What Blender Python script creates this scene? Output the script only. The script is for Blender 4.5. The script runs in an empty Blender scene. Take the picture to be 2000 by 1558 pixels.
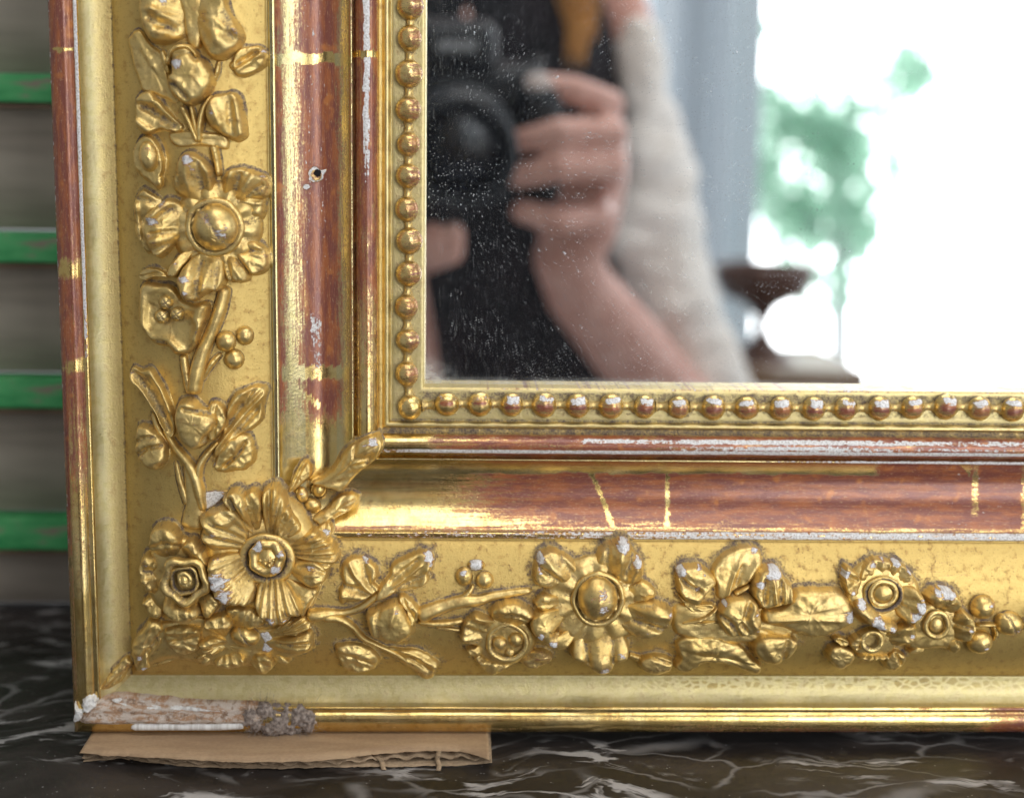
import bpy, bmesh, math, random
import numpy as np
from mathutils import Vector, Matrix

# ------------------------------------------------------------------ measures
P = 0.16e-3            # one measuring unit: 0.16 mm on the face of the frame
F = 2850.0             # camera to frame face, in units
PITCH, YAW, ROLL = 0.16465, 0.0368, 0.01427
PW, PH = 2000, 1558
ZC = 1168.0            # camera height above the marble, in units
GLASS = -52.0          # depth of the looking glass behind the sight moulding

def cam_axes():
    f = np.array([math.sin(YAW)*math.cos(PITCH), math.cos(YAW)*math.cos(PITCH), -math.sin(PITCH)])
    r0 = np.array([math.cos(YAW), -math.sin(YAW), 0.0]); u0 = np.cross(r0, f)
    return (math.cos(ROLL)*r0+math.sin(ROLL)*u0, -math.sin(ROLL)*r0+math.cos(ROLL)*u0, f)
CR, CU, CF = cam_axes()

def at(x, y, w):
    """measured point -> (X, Z) in units on the plane standing w units proud of the frame face"""
    x = np.asarray(x, float); y = np.asarray(y, float)
    dx = CF[0]*F+CR[0]*(x-PW/2)-CU[0]*(y-PH/2)
    dy = CF[1]*F+CR[1]*(x-PW/2)-CU[1]*(y-PH/2)
    dz = CF[2]*F+CR[2]*(x-PW/2)-CU[2]*(y-PH/2)
    k = (F-w)/dy
    return dx*k, dz*k
def back(X, Z, w):
    """inverse of at(): where a point of the frame was measured"""
    d = np.stack([X, np.full_like(X, F)-w, Z], -1)
    a = d@CR; b = d@CU; c = d@CF
    return PW/2+F*a/c, PH/2-F*b/c
def wp(X, Z, w):
    return Vector((X*P, -w*P, (Z+ZC)*P))
def front(x, y, z):
    """a thing seen in the looking glass: measured point + metres in front of the glass -> world"""
    X, Z = at(x, y, GLASS-z/P)
    return Vector((float(X)*P, -GLASS*P-z, (float(Z)+ZC)*P))

# ------------------------------------------------------------------ camera, world, light
sc = bpy.context.scene
cd = bpy.data.cameras.new('camera'); cam = bpy.data.objects.new('camera', cd)
sc.collection.objects.link(cam); sc.camera = cam
cam.matrix_world = Matrix(((CR[0], CU[0], -CF[0], 0), (CR[1], CU[1], -CF[1], -F*P),
                           (CR[2], CU[2], -CF[2], ZC*P), (0, 0, 0, 1)))
cd.sensor_width = 36; cd.lens = F/PW*36; cd.clip_start = 0.01; cd.clip_end = 60
cd.dof.use_dof = True; cd.dof.focus_distance = (F-70)*P; cd.dof.aperture_fstop = 6.0
sc.render.resolution_x, sc.render.resolution_y = 1024, 797

world = bpy.data.worlds.new('World'); sc.world = world; world.use_nodes = True
bgn = world.node_tree.nodes['Background']
bgn.inputs[0].default_value = (0.92, 0.96, 1.0, 1); bgn.inputs[1].default_value = 0.32
SKY_STRENGTH = 8.0
def area(name, loc, target, sx, sy, power, col):
    l = bpy.data.lights.new(name, 'AREA'); l.shape = 'RECTANGLE'; l.size = sx; l.size_y = sy
    l.energy = power; l.color = col
    o = bpy.data.objects.new(name, l); sc.collection.objects.link(o); o.location = loc
    o.rotation_euler = (Vector(target)-Vector(loc)).to_track_quat('-Z', 'Y').to_euler()
    return o
area('overhead_fill', (0.30, -0.55, 1.40), (0.30, -0.549, 0.0), 1.0, 0.8, 9, (1.0, 0.97, 0.92))  # added soft fill from above for the upward faces, no real fixture
area('side_fill', (1.45, -0.75, 0.45), (0.1, 0, 0.1), 0.8, 1.1, 7.5, (0.95, 0.98, 1.0))  # added fill from the right for right-facing surfaces, no window stands here
vs = sc.view_settings
vs.view_transform = 'Standard'; vs.look = 'None'; vs.exposure = 0.0; vs.gamma = 1.0; vs.use_curve_mapping = False
sc.cycles.max_bounces = 6; sc.cycles.glossy_bounces = 4; sc.cycles.diffuse_bounces = 3; sc.cycles.transparent_max_bounces = 6
sc.cycles.sample_clamp_indirect = 6
sc.cycles.use_adaptive_sampling = True; sc.cycles.adaptive_threshold = 0.03

rng = np.random.default_rng(7); random.seed(7)

# ------------------------------------------------------------------ small tools
def vnoise(x, y, seed=0):
    x = np.asarray(x, float); y = np.asarray(y, float)
    xi = np.floor(x).astype(np.int64); yi = np.floor(y).astype(np.int64)
    xf = x-xi; yf = y-yi
    def h(a, b):
        n = (a*374761393+b*668265263+seed*1442695041) & 0x7fffffff
        n = ((n ^ (n >> 13))*1274126177) & 0x7fffffff
        return ((n ^ (n >> 16)) & 0xffff)/65535.0
    u = xf*xf*(3-2*xf); v = yf*yf*(3-2*yf)
    return (h(xi, yi)*(1-u)+h(xi+1, yi)*u)*(1-v)+(h(xi, yi+1)*(1-u)+h(xi+1, yi+1)*u)*v
def fbm(x, y, seed=0, o=3):
    r = 0; a = .5; t = 0
    for i in range(o):
        r = r+a*vnoise(x*2**i, y*2**i, seed+i); t += a; a *= .5
    return r/t
def sst(a, b, x):
    t = np.clip((x-a)/(b-a), 0, 1); return t*t*(3-2*t)
def catmull(pts, n, closed=True):
    pts = np.asarray(pts, float); m = len(pts); out = []
    segs = m if closed else m-1
    per = max(2, int(math.ceil(n/segs)))
    for i in range(segs):
        if closed: p0, p1, p2, p3 = pts[(i-1) % m], pts[i], pts[(i+1) % m], pts[(i+2) % m]
        else: p0, p1, p2, p3 = pts[max(i-1, 0)], pts[i], pts[i+1], pts[min(i+2, m-1)]
        for k in range(per):
            t = k/per
            out.append(.5*((2*p1)+(-p0+p2)*t+(2*p0-5*p1+4*p2-p3)*t*t+(-p0+3*p1-3*p2+p3)*t**3))
    if not closed: out.append(pts[-1])
    out = np.array(out)
    q = np.vstack([out, out[:1]]) if closed else out
    L = np.r_[0, np.cumsum(np.hypot(*np.diff(q[:, :2], axis=0).T))]
    tt = np.linspace(0, L[-1], n+1)[:-1] if closed else np.linspace(0, L[-1], n)
    return np.stack([np.interp(tt, L, q[:, i]) for i in range(q.shape[1])], 1)
def seg_dist(p, poly, closed):
    a = poly if closed else poly[:-1]; b = np.roll(poly, -1, 0) if closed else poly[1:]
    d = b-a; l2 = (d**2).sum(1)+1e-9
    ap = p[:, None, :]-a[None]
    t = np.clip((ap*d[None]).sum(2)/l2, 0, 1)
    return np.sqrt(((ap-t[..., None]*d[None])**2).sum(2)).min(1)

WORLD = {}
def put(o, parent=None, loc=(0, 0, 0)):
    """link an object at a world location, below its parent"""
    sc.collection.objects.link(o); loc = Vector(loc); WORLD[o.name] = loc
    if parent is not None:
        o.parent = parent; o.location = loc-WORLD[parent.name]
    else: o.location = loc
    return o
def tag(o, label=None, cat=None, group=None, kind=None):
    if label: o['label'] = label
    if cat: o['category'] = cat
    if group: o['group'] = group
    if kind: o['kind'] = kind
    return o
def empty(name, loc, label, cat):
    o = bpy.data.objects.new(name, None); o.empty_display_size = .02
    put(o, None, loc); return tag(o, label, cat)
def build(name, verts, faces, m, parent=None, loc=None, attrs=None, smooth=True, vec=None):
    """verts: world metres (n,3)"""
    verts = np.asarray(verts, float)
    c = Vector(loc) if loc is not None else Vector(verts.mean(0))
    me = bpy.data.meshes.new(name)
    me.from_pydata((verts-np.array(c)).tolist(), [], faces)
    if smooth: me.polygons.foreach_set('use_smooth', [True]*len(me.polygons))
    for k, v in (attrs or {}).items():
        a = me.attributes.new(k, 'FLOAT', 'POINT'); a.data.foreach_set('value', np.asarray(v, np.float32).ravel())
    for k, v in (vec or {}).items():
        a = me.attributes.new(k, 'FLOAT_VECTOR', 'POINT'); a.data.foreach_set('vector', np.asarray(v, np.float32).ravel())
    me.materials.append(m); me.update()
    o = bpy.data.objects.new(name, me)
    return put(o, parent, c)

# ------------------------------------------------------------------ materials
class NT:
    def __init__(s, name):
        s.m = bpy.data.materials.new(name); s.m.use_nodes = True
        s.t = s.m.node_tree; s.t.nodes.clear()
        s.out = s.t.nodes.new('ShaderNodeOutputMaterial')
    def n(s, typ, **kw):
        nd = s.t.nodes.new(typ)
        for k, v in kw.items(): setattr(nd, k, v)
        return nd
    def lk(s, a, b): s.t.links.new(a, b)
    def inp(s, sock, v):
        if hasattr(v, 'is_linked') or isinstance(v, bpy.types.NodeSocket): s.lk(v, sock)
        elif isinstance(v, (tuple, list)) and len(v) == 3 and sock.type == 'RGBA': sock.default_value = (*v, 1)
        else: sock.default_value = v
    def math(s, op, a, b=None, c=None, clamp=False):
        nd = s.n('ShaderNodeMath', operation=op, use_clamp=clamp); s.inp(nd.inputs[0], a)
        if b is not None: s.inp(nd.inputs[1], b)
        if c is not None: s.inp(nd.inputs[2], c)
        return nd.outputs[0]
    def mix(s, f, a, b):
        nd = s.n('ShaderNodeMix', data_type='RGBA'); s.inp(nd.inputs[0], f); s.inp(nd.inputs[6], a); s.inp(nd.inputs[7], b)
        return nd.outputs[2]
    def mixf(s, f, a, b):
        nd = s.n('ShaderNodeMix', data_type='FLOAT'); s.inp(nd.inputs[0], f); s.inp(nd.inputs[2], a); s.inp(nd.inputs[3], b)
        return nd.outputs[0]
    def step(s, v, lo, hi):
        nd = s.n('ShaderNodeMapRange', interpolation_type='SMOOTHSTEP'); s.inp(nd.inputs[0], v)
        s.inp(nd.inputs[1], lo); s.inp(nd.inputs[2], hi); return nd.outputs[0]
    def attr(s, name, vec=False):
        nd = s.n('ShaderNodeAttribute', attribute_name=name); return nd.outputs['Vector' if vec else 'Fac']
    def scale(s, v, sx, sy, sz, off=(0, 0, 0)):
        nd = s.n('ShaderNodeMapping'); s.inp(nd.inputs[0], v); nd.inputs[1].default_value = off
        nd.inputs[3].default_value = (sx, sy, sz); return nd.outputs[0]
    dim = '3D'
    def noise(s, v, sc_=1.0, det=3.0, rough=.55, dist=0.0):
        nd = s.n('ShaderNodeTexNoise', noise_dimensions=s.dim); s.inp(nd.inputs['Vector'], v); nd.inputs['Scale'].default_value = sc_
        nd.inputs['Detail'].default_value = det; nd.inputs['Roughness'].default_value = rough
        nd.inputs['Distortion'].default_value = dist; return nd.outputs[0]
    def vor(s, v, sc_=1.0, feat='F1', rnd=1.0):
        nd = s.n('ShaderNodeTexVoronoi', feature=feat, voronoi_dimensions=s.dim); s.inp(nd.inputs['Vector'], v); nd.inputs['Scale'].default_value = sc_
        nd.inputs['Randomness'].default_value = rnd; return nd
    def obj(s): return s.n('ShaderNodeTexCoord').outputs['Object']
    def bsdf(s, **kw):
        b = s.n('ShaderNodeBsdfPrincipled')
        for k, v in kw.items(): s.inp(b.inputs[k.replace('_', ' ')], v)
        s.lk(b.outputs[0], s.out.inputs[0]); return b
    def bump(s, h, dist, strength=1.0):
        nd = s.n('ShaderNodeBump'); s.inp(nd.inputs['Height'], h); nd.inputs['Distance'].default_value = dist
        s.inp(nd.inputs['Strength'], strength); return nd.outputs[0]

def gilding():
    """gold leaf over red bole over gesso; how far each is laid bare is stored on the mesh"""
    t = NT('aged_gilding')
    st = t.attr('st', True); matte = t.attr('matte')
    streak = t.noise(t.scale(st, .010, .22, 1), 1, 3, .65)
    fine = t.noise(t.scale(st, .25, .25, 1), 1, 2, .65)
    big = t.noise(t.scale(st, .018, .018, 1, (31, 7, 0)), 1, 2, .55)
    mid = t.noise(t.scale(st, .06, .06, 1, (3, 17, 0)), 1, 3, .6)
    speck = t.noise(t.scale(st, .12, .5, 1, (5, 50, 0)), 1, 1, .6)
    def sumw(*p):
        r = None
        for n, w in p:
            q = t.math('MULTIPLY', n, w); r = q if r is None else t.math('ADD', r, q)
        return r
    def layer(name, amp, lo, hi, n):
        v = t.math('ADD', t.attr(name), t.math('MULTIPLY', t.math('SUBTRACT', n, .5), amp))
        return t.step(v, lo, hi)
    nb = sumw((streak, .40), (fine, .22), (speck, .26), (mid, .12))
    bole = layer('bole', 2.0, .30, .72, nb)
    ng = sumw((streak, .42), (t.noise(t.scale(st, .10, .13, 1, (90, 3, 0)), 1, 3, .7), .58))
    gess = layer('gesso', 1.9, .45, .53, ng); rim = layer('gesso', 1.9, .35, .45, ng)
    dust = layer('dust', 1.7, .26, .82, sumw((fine, .45), (mid, .55)))
    pale = t.attr('pale')
    g = t.mix(t.step(big, .35, .7), (0.71, 0.505, 0.18), (0.81, 0.62, 0.28))
    g = t.mix(t.math('MULTIPLY', matte, .6), g, (0.75, 0.54, 0.20))
    g = t.mix(t.step(matte, .84, .98), g, (0.64, 0.455, 0.155))
    g = t.mix(pale, g, t.mix(t.step(mid, .35, .65), (0.60, 0.52, 0.26), (0.69, 0.615, 0.36)))
    g = t.mix(t.math('MULTIPLY', t.step(mid, .50, .72), t.mixf(pale, .65, .15)), g, (0.46, 0.27, 0.085))
    g = t.mix(t.math('MULTIPLY', t.step(fine, .58, .74), t.mixf(pale, .55, .3)), g, (0.24, 0.13, 0.05))
    pv = t.vor(t.scale(st, .055, .055, 1, (13, 6, 0)), 1).outputs['Distance']
    pit = t.math('MULTIPLY', t.math('MULTIPLY', t.step(pv, .09, .04), t.step(big, .56, .62)), t.math('MULTIPLY', matte, .5))
    g = t.mix(pit, g, (0.05, 0.025, 0.012))
    b = t.mix(t.step(t.noise(t.scale(st, .014, .07, 1, (8, 80, 0)), 1, 2, .65), .38, .66), (0.215, 0.070, 0.050), (0.35, 0.115, 0.046))
    b = t.mix(t.math('MULTIPLY', t.step(t.noise(t.scale(st, .03, .03, 1, (77, 1, 0)), 1, 1), .62, .75), .6), b, (0.56, 0.21, 0.055))
    b = t.mix(t.math('MULTIPLY', t.step(speck, .60, .74), .45), b, (0.66, 0.45, 0.25))
    ce = t.vor(t.scale(st, .050, .085, 1), 1, 'DISTANCE_TO_EDGE').outputs['Distance']
    g = t.mix(t.math('MULTIPLY', t.math('MULTIPLY', t.step(ce, .10, .18), t.attr('crackle')), .8), g, (0.36, 0.25, 0.075))
    bole = t.math('MAXIMUM', bole, t.math('MULTIPLY', rim, .8))
    col = t.mix(bole, g, b)
    gc = t.mix(t.step(fine, .3, .65), (0.46, 0.43, 0.41), (0.80, 0.79, 0.79))
    col = t.mix(gess, col, gc)
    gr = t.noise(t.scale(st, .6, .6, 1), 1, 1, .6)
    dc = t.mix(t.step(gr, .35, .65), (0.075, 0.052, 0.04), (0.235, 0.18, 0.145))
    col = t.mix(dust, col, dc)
    met = t.math('MULTIPLY', t.math('SUBTRACT', 1, t.math('MULTIPLY', bole, .85)), t.math('SUBTRACT', 1, gess))
    met = t.math('MULTIPLY', t.math('MULTIPLY', met, t.math('SUBTRACT', 1, dust)), t.mixf(matte, .97, .74))
    ro = t.mixf(matte, t.math('ADD', .10, t.math('MULTIPLY', streak, .24)), t.math('ADD', .36, t.math('MULTIPLY', mid, .30)))
    ro = t.mixf(bole, ro, t.math('ADD', .12, t.math('MULTIPLY', streak, .26)))
    ro = t.mixf(gess, ro, .62); ro = t.mixf(dust, ro, .95)
    h = sumw((fine, .55), (streak, .30), (mid, .8), (gess, -.9), (pit, -1.2))
    h = t.math('ADD', h, t.math('MULTIPLY', t.math('MULTIPLY', dust, gr), 2.2))
    t.bsdf(Base_Color=col, Metallic=met, Roughness=ro, Normal=t.bump(h, 1.2*P, t.mixf(matte, .3, .75)))
    return t.m
GILD = gilding()

def mirror_mat():
    t = NT('silvering'); st = t.attr('st', True)
    fog = t.math('MULTIPLY', t.attr('fog'), t.step(t.noise(t.scale(st, .02, .05, 1), 1, 4, .6), .25, .65))
    foxing = t.vor(t.scale(st, .011, .011, 1, (2, 77, 0)), 1)
    fx = t.math('MULTIPLY', t.step(foxing.outputs['Distance'], .030, .015), t.step(t.noise(t.scale(st, .05, .05, 1), 1, 0), .5, .52))
    g = t.n('ShaderNodeBsdfGlossy'); g.inputs['Roughness'].default_value = 0.0
    t.inp(g.inputs['Color'], t.mix(fx, (0.93, 0.95, 0.955), (0.25, 0.25, 0.26)))
    df = t.n('ShaderNodeBsdfDiffuse'); df.inputs['Color'].default_value = (.62, .64, .66, 1)
    mx = t.n('ShaderNodeMixShader'); t.lk(fog, mx.inputs[0]); t.lk(g.outputs[0], mx.inputs[1]); t.lk(df.outputs[0], mx.inputs[2])
    t.lk(mx.outputs[0], t.out.inputs[0]); return t.m
def glass_face_mat():
    """front face of the glass: clear but for dust, wipe marks and scratches"""
    t = NT('dusty_glass_face'); st = t.attr('st', True)
    def dots(s, r, keep, off):
        v = t.vor(t.scale(st, s, s, 1, off), 1)
        k = t.step(t.noise(t.scale(st, s*3.1, s*3.1, 1, off), 1, 0), keep, keep+.02)
        return t.math('MULTIPLY', t.step(v.outputs['Distance'], r, r*.4), k)
    d = t.math('ADD', dots(.20, .23, .49, (3, 1, 0)), dots(.075, .12, .49, (9, 4, 0)))
    d = t.math('ADD', d, t.math('MULTIPLY', dots(.03, .09, .50, (40, 14, 0)), .9))
    d = t.math('MULTIPLY', d, t.step(t.noise(t.scale(st, .006, .006, 1), 1, 3), .30, .68))
    wipe = t.n('ShaderNodeMapping'); t.lk(st, wipe.inputs[0]); wipe.inputs[2].default_value = (0, 0, .5); wipe.inputs[3].default_value = (.012, .35, 1)
    wp_ = t.math('MULTIPLY', t.step(t.noise(wipe.outputs[0], 1, 3, .6), .56, .78), t.step(t.noise(t.scale(st, .008, .008, 1, (7, 7, 0)), 1, 2), .45, .65))
    scr = t.math('MULTIPLY', t.step(t.noise(t.scale(st, .8, .02, 1), 1, 3, .6), .60, .75), t.attr('scratch'))
    k = t.math('ADD', t.math('MULTIPLY', d, .75), t.math('ADD', t.math('MULTIPLY', scr, .22), t.math('MULTIPLY', wp_, .035)), clamp=True)
    k = t.math('ADD', k, .004)
    tr = t.n('ShaderNodeBsdfTransparent'); df = t.n('ShaderNodeBsdfDiffuse'); df.inputs['Color'].default_value = (.80, .82, .85, 1)
    mx = t.n('ShaderNodeMixShader'); t.lk(k, mx.inputs[0]); t.lk(tr.outputs[0], mx.inputs[1]); t.lk(df.outputs[0], mx.inputs[2])
    t.lk(mx.outputs[0], t.out.inputs[0]); return t.m

def marble_mat():
    t = NT('dark_marble'); o = t.obj()
    w = t.n('ShaderNodeTexNoise'); t.inp(w.inputs['Vector'], o); w.inputs['Scale'].default_value = 16; w.inputs['Detail'].default_value = 5
    vadd = t.n('ShaderNodeVectorMath', operation='MULTIPLY_ADD'); t.lk(w.outputs[1], vadd.inputs[0]); vadd.inputs[1].default_value = (.07, .06, 0); t.lk(o, vadd.inputs[2])
    q = vadd.outputs[0]
    flow = t.noise(t.scale(q, 10, 34, 1), 1, 6, .68, .5)
    col = t.mix(t.step(flow, .34, .70), (0.008, 0.0068, 0.0065), (0.045, 0.037, 0.034))
    blot = t.noise(t.scale(q, 34, 95, 1, (3, 3, 0)), 1, 4, .65, .5)
    gate = t.noise(t.scale(o, 16, 30, 1, (11, 5, 0)), 1, 3, .6)
    m1 = t.math('MULTIPLY', t.step(blot, .52, .60), t.step(gate, .45, .58))
    e = t.vor(t.scale(q, 9, 13, 1, (1.7, .4, 0)), 1, 'DISTANCE_TO_EDGE').outputs['Distance']
    wid = t.math('MULTIPLY', t.noise(t.scale(o, 45, 60, 1, (2, 8, 0)), 1, 3), .08)
    vein = t.math('MULTIPLY', t.step(e, wid, 0.0), t.step(t.noise(t.scale(o, 16, 30, 1, (7, 0, 0)), 1, 2), .53, .60))
    e2 = t.vor(t.scale(q, 26, 60, 1, (5, 2, 0)), 1, 'DISTANCE_TO_EDGE').outputs['Distance']
    vein2 = t.math('MULTIPLY', t.math('MULTIPLY', t.step(e2, .06, .0), t.step(t.noise(t.scale(o, 20, 30, 1, (1, 5, 0)), 1, 2), .42, .6)), .28)
    dot = t.vor(t.scale(o, 380, 380, 1), 1).outputs['Distance']
    dm = t.math('MULTIPLY', t.step(dot, .16, .07), t.step(t.noise(t.scale(o, 190, 190, 1), 1, 0), .58, .60))
    f = t.math('MAXIMUM', t.math('MAXIMUM', t.math('MULTIPLY', m1, .75), t.math('MULTIPLY', vein, .28)), t.math('MAXIMUM', vein2, t.math('MULTIPLY', dm, .35)))
    col = t.mix(f, col, t.mix(flow, (0.42, 0.40, 0.39), (0.68, 0.66, 0.65)))
    t.bsdf(Base_Color=col, Roughness=t.math('ADD', .30, t.math('MULTIPLY', flow, .25)), Normal=t.bump(t.math('ADD', blot, f), .0001, .25), Specular_IOR_Level=.32)
    return t.m

def simple(name, c1, c2=None, rough=.6, scl=(40, 40, 40), metal=0, lo=.35, hi=.65, bump=0, det=3, **kw):
    t = NT(name)
    if c2 is None: c = c1; nz = None
    else:
        nz = t.noise(t.scale(t.obj(), *scl), 1, det, .6); c = t.mix(t.step(nz, lo, hi), c1, c2)
    d = dict(Base_Color=c, Roughness=rough, Metallic=metal); d.update(kw)
    b = t.bsdf(**d)
    if bump and nz is not None: t.lk(t.bump(nz, bump), b.inputs['Normal'])
    return t.m

# ------------------------------------------------------------------ frame moulding
BX = float(at(797.5, 282, 20)[0]); BZ = float(at(1000, 792.3, 20)[1])     # line of the bead string
prof = [(-32, -70), (-32, -30), (-32, -8), (-31.2, -3), (-29, -.6), (-26, 0), (-15, 0), (0, 0), (15, 0), (27, 0), (31, -.5), (33.5, -1.5), (35, 0), (36.5, 6),
        (38.5, 9.5), (41.5, 11), (44.5, 10.3), (47, 7.5), (48.5, 4), (50, 2.2), (53, 2), (56, 3.5), (57.5, 7)]
for k in range(17):
    a = math.pi*(1-k/16); prof.append((79.5+21.5*math.cos(a), 16+25*math.sin(a)))
prof += [(102, 17), (103.5, 20), (104.5, 25.5), (106, 28.5), (108, 29)]
for k in range(1, 40):
    x = k/40; prof.append((108+x*137, 29+31*x**1.5-33*math.sin(math.pi*x)**.85*(1-.25*x)))
prof += [(245, 60.5), (246, 63.5), (248, 65), (254, 65.5), (256.5, 65), (258, 61), (259.5, 58.5)]
for k in range(1, 60):
    x = k/60; prof.append((260+x*288, 58+46*math.sin(math.pi*x**.92)**.85-20*x**3))
prof += [(548.5, 37), (549.5, 33.5), (551, 32.5), (553, 33)]
for k in range(1, 22):
    x = k/22; prof.append((553+x*51, 33+3*x+30*(1-math.sqrt(max(0, 1-(.97*x)**2)))))
prof += [(605, 63.5), (607, 65.5), (610, 66.5), (612, 66)]
for k in range(1, 19):
    a = math.pi*(.82-.86*k/18); prof.append((636.5+26*math.cos(a)*1.0, 48+26*math.sin(a)))
prof += [(662.5, 34), (661, 14), (658, -20), (656, -90), (656, -150)]
prof = np.array(prof)
S_, W_ = prof[:, 0], prof[:, 1]
so = np.argsort(S_[5:-4], kind='stable'); PS, PWv = S_[5:-4][so], W_[5:-4][so]
def Wb(X, Z):
    """height of the moulding face below a point"""
    s = np.maximum(BX-np.asarray(X), BZ-np.asarray(Z)); return np.interp(s, PS, PWv)

NA = ('bole', 'gesso', 'dust', 'matte')
def lap(v, c, hw, soft=2.0): return 1-sst(hw-soft, hw+soft, np.abs(v-c))
def box(v, a, b, soft=8.0): return sst(a-soft, a+soft, v)*(1-sst(b-soft, b+soft, v))
def paint(s, px, py, left, t):
    """laid-bare bole, gesso, dust and matte gold along the mouldings, as they are worn"""
    b = np.zeros_like(s); g = np.zeros_like(s); d = np.zeros_like(s); m = np.zeros_like(s)
    px = px+(fbm(t/7, s/5, 71)-.5)*7; py = py+(fbm(t/7, s/5, 73)-.5)*7
    n1 = fbm(t/60, s/9, 3); n2 = fbm(t/25, s/25, 5); n3 = fbm(t/140, s/60, 9)
    panel = s < 35; band = (s > 258) & (s < 549); cove = (s >= 549) & (s < 605)
    m[panel] = .9; m[band] = 1; m[cove] = .55; m[(s >= 35) & (s < 58)] = .35
    ast = box(s, 57.5, 103.5, 2); sco = (s > 104) & (s < 246); rim = s > 606
    if left:
        y = py
        ab = np.interp(y, [-600, 300, 560, 700, 800, 860], [.72, .74, .66, .45, .34, .1])
        b = np.where(ast > .3, (ab+.25*(n1-.5))*ast, b)
        g = np.where(ast > .3, box(s, 73+8*(n3-.5), 84+9*(n2-.5), 2.5)*np.interp(y, [-600, 60, 250, 300, 345, 420], [.75, .78, .74, .55, .42, .1]), g)
        lp = np.maximum(lap(y, 105, 6), 0); b *= 1-.9*lp*(s < 110); g *= 1-lp
        sb = np.interp(s, [104, 112, 122, 132, 146, 186, 200, 215, 226, 236, 244], [.55, .36, .36, .62, .90, .88, .62, .44, .30, .62, .74])
        sb = sb*np.interp(y, [-600, 600, 760, 800, 845, 880], [1, 1, 1, .85, .3, .05])+.2*(n3-.5)
        lp = lap(y, 114+3*np.sin(s/9), 9)+lap(y, 727, 11)*box(s, 120, 240, 4)*.9+lap(y-755-(s-172)*-.62-36, 0, 4.5)*box(s, 172, 228, 3)
        b = np.where(sco, np.clip(sb-np.clip(lp, 0, 1), 0, 1), b)
        chip = box(s, 168, 190, 5)*box(y, 620, 740, 15)*.42+box(s, 150, 205, 12)*.26*box(y, -100, 640, 40)
        g = np.where(sco, chip, g)
        b = np.where((s > 245) & (s < 258), .12, b)
        rb = np.interp(y, [-600, 400, 700, 900, 1020, 1120, 1180], [.86, .84, .72, .55, .42, .36, .10])
        rb = np.where(s > 648, rb*.6+.42, rb)
        lp = np.clip(lap(y, 97, 4)*box(s, 612, 652, 3)+lap(y, 530, 17)*.7+lap(y, 711, 7)+lap(y, 1098, 4)*.6, 0, 1)
        b = np.where(rim & (s > 613), np.clip(rb*(1-.9*lp)+.15*(n3-.5), 0, 1), b)
        g = np.where(rim, box(s, 606.5, 612.5, 1.2)*np.interp(y, [-600, 500, 640, 700, 760], [.9, .85, .6, .35, .05])+box(s, 656, 661, 2)*.40*np.interp(y, [0, 1200], [1.0, .9]), g)
        d = np.where(band, .20*n2, d); d = np.where(panel, .40*box(s, -24, 24, 4)*(.3+n2)*.8, d)
        d = np.where((s > 546) & (s < 553), .42, d)
    else:
        x = px
        ab = np.interp(x, [740, 815, 850, 1000, 3000], [.0, .05, .6, .72, .78])
        b = np.where(ast > .3, (ab+.3*(n1-.5))*ast, b)
        low = box(s, 84, 91+2*n2, 1.5)*np.interp(x, [740, 800, 870, 3000], [.4, .66, .88, .85])
        up = box(s, 62, 72, 3)*np.interp(x, [1080, 1150, 1320, 1560, 1900, 3000], [.1, .60, .55, .75, .52, .6])
        mid = box(s, 74, 84, 3)*np.interp(x, [1150, 1350, 1600, 1750, 2000, 3000], [.15, .48, .74, .45, .42, .5])
        g = np.where(ast > .3, np.maximum(np.maximum(low, up), mid), g)
        edge = 137+18*(n3-.5)+10*(n2-.5)
        sb = sst(edge-5, edge+5, s)*np.interp(x, [760, 830, 960, 1100, 1700, 3000], [.05, .3, .62, .85, .92, .95])
        sb = np.maximum(sb, sst(1690, 1740, x)*.9)
        sb *= np.interp(s, [104, 205, 218, 230, 240, 246], [1, 1, .82, .58, .7, .6])+np.interp(x, [900, 1300, 1800], [0, .1, .4])
        sb = np.clip(sb+.25*(n3-.5)*(sb > .1), 0, 1)
        lp = lap(x-1155-(s-137)*.42, 0, 4.5)*box(s, 130, 243, 3)+lap(x, 1303, 4)*.9*box(s, 125, 243, 3)+lap(x-1906+(s-110)*.02, 0, 8)*.55*box(s, 108, 215, 4)+lap(x, 1999, 5)*.5+lap(x-1885+(s-110)*-.3, 0, np.maximum(1, 13-(s-108)*.45))*box(s, 106, 140, 2)
        b = np.where(sco, np.clip(sb*(1-.95*np.clip(lp, 0, 1)), 0, 1), b)
        g = np.where(sco, box(s, 105, 110, 1.5)*np.interp(x, [1400, 1650, 1800, 3000], [.2, .5, .85, .9])+sst(1600, 1800, x)*.22*(n1 > .5), g)
        g = np.where((s > 243.5) & (s < 257), np.interp(x, [660, 720, 1000, 1200, 1500, 3000], [.05, .34, .40, .50, .60, .66]), g)
        b = np.where((s > 236) & (s < 246), .55, b)
        d = np.where(band, .08+.22*n2*np.interp(s, [258, 330, 420, 548], [.7, 1.0, .8, .3]), d)
        b = np.where(band, .24*n3+.10*sst(430, 540, s)+np.interp(x, [1700, 1850], [0, .12])*box(s, 270, 330, 15), b)
        d = np.where(panel, np.maximum(.62*box(s, -25, -4, 4), .35*box(s, 4, 24, 5))*(.5+.7*n2), d)
        g = np.where(s < -27, .5*np.interp(x, [860, 1000, 1900], [.3, .62, .7]), g)
        d = np.where((s > 47) & (s < 58), .62, d); d = np.where((s > 30) & (s < 36), .55, d)
        d = np.where(cove, .16*n2, d)
        b = np.where(rim, np.interp(s, [606, 625, 650, 672], [.30, .12, .42, .62])+.3*(n3-.5)+.35*sst(1880, 1960, x), b)
        b = np.where(rim, b*np.interp(x, [600, 1300, 1500], [.5, .9, 1.1]), b)
        g = np.where(s > 659, .5*n1, g)
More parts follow.
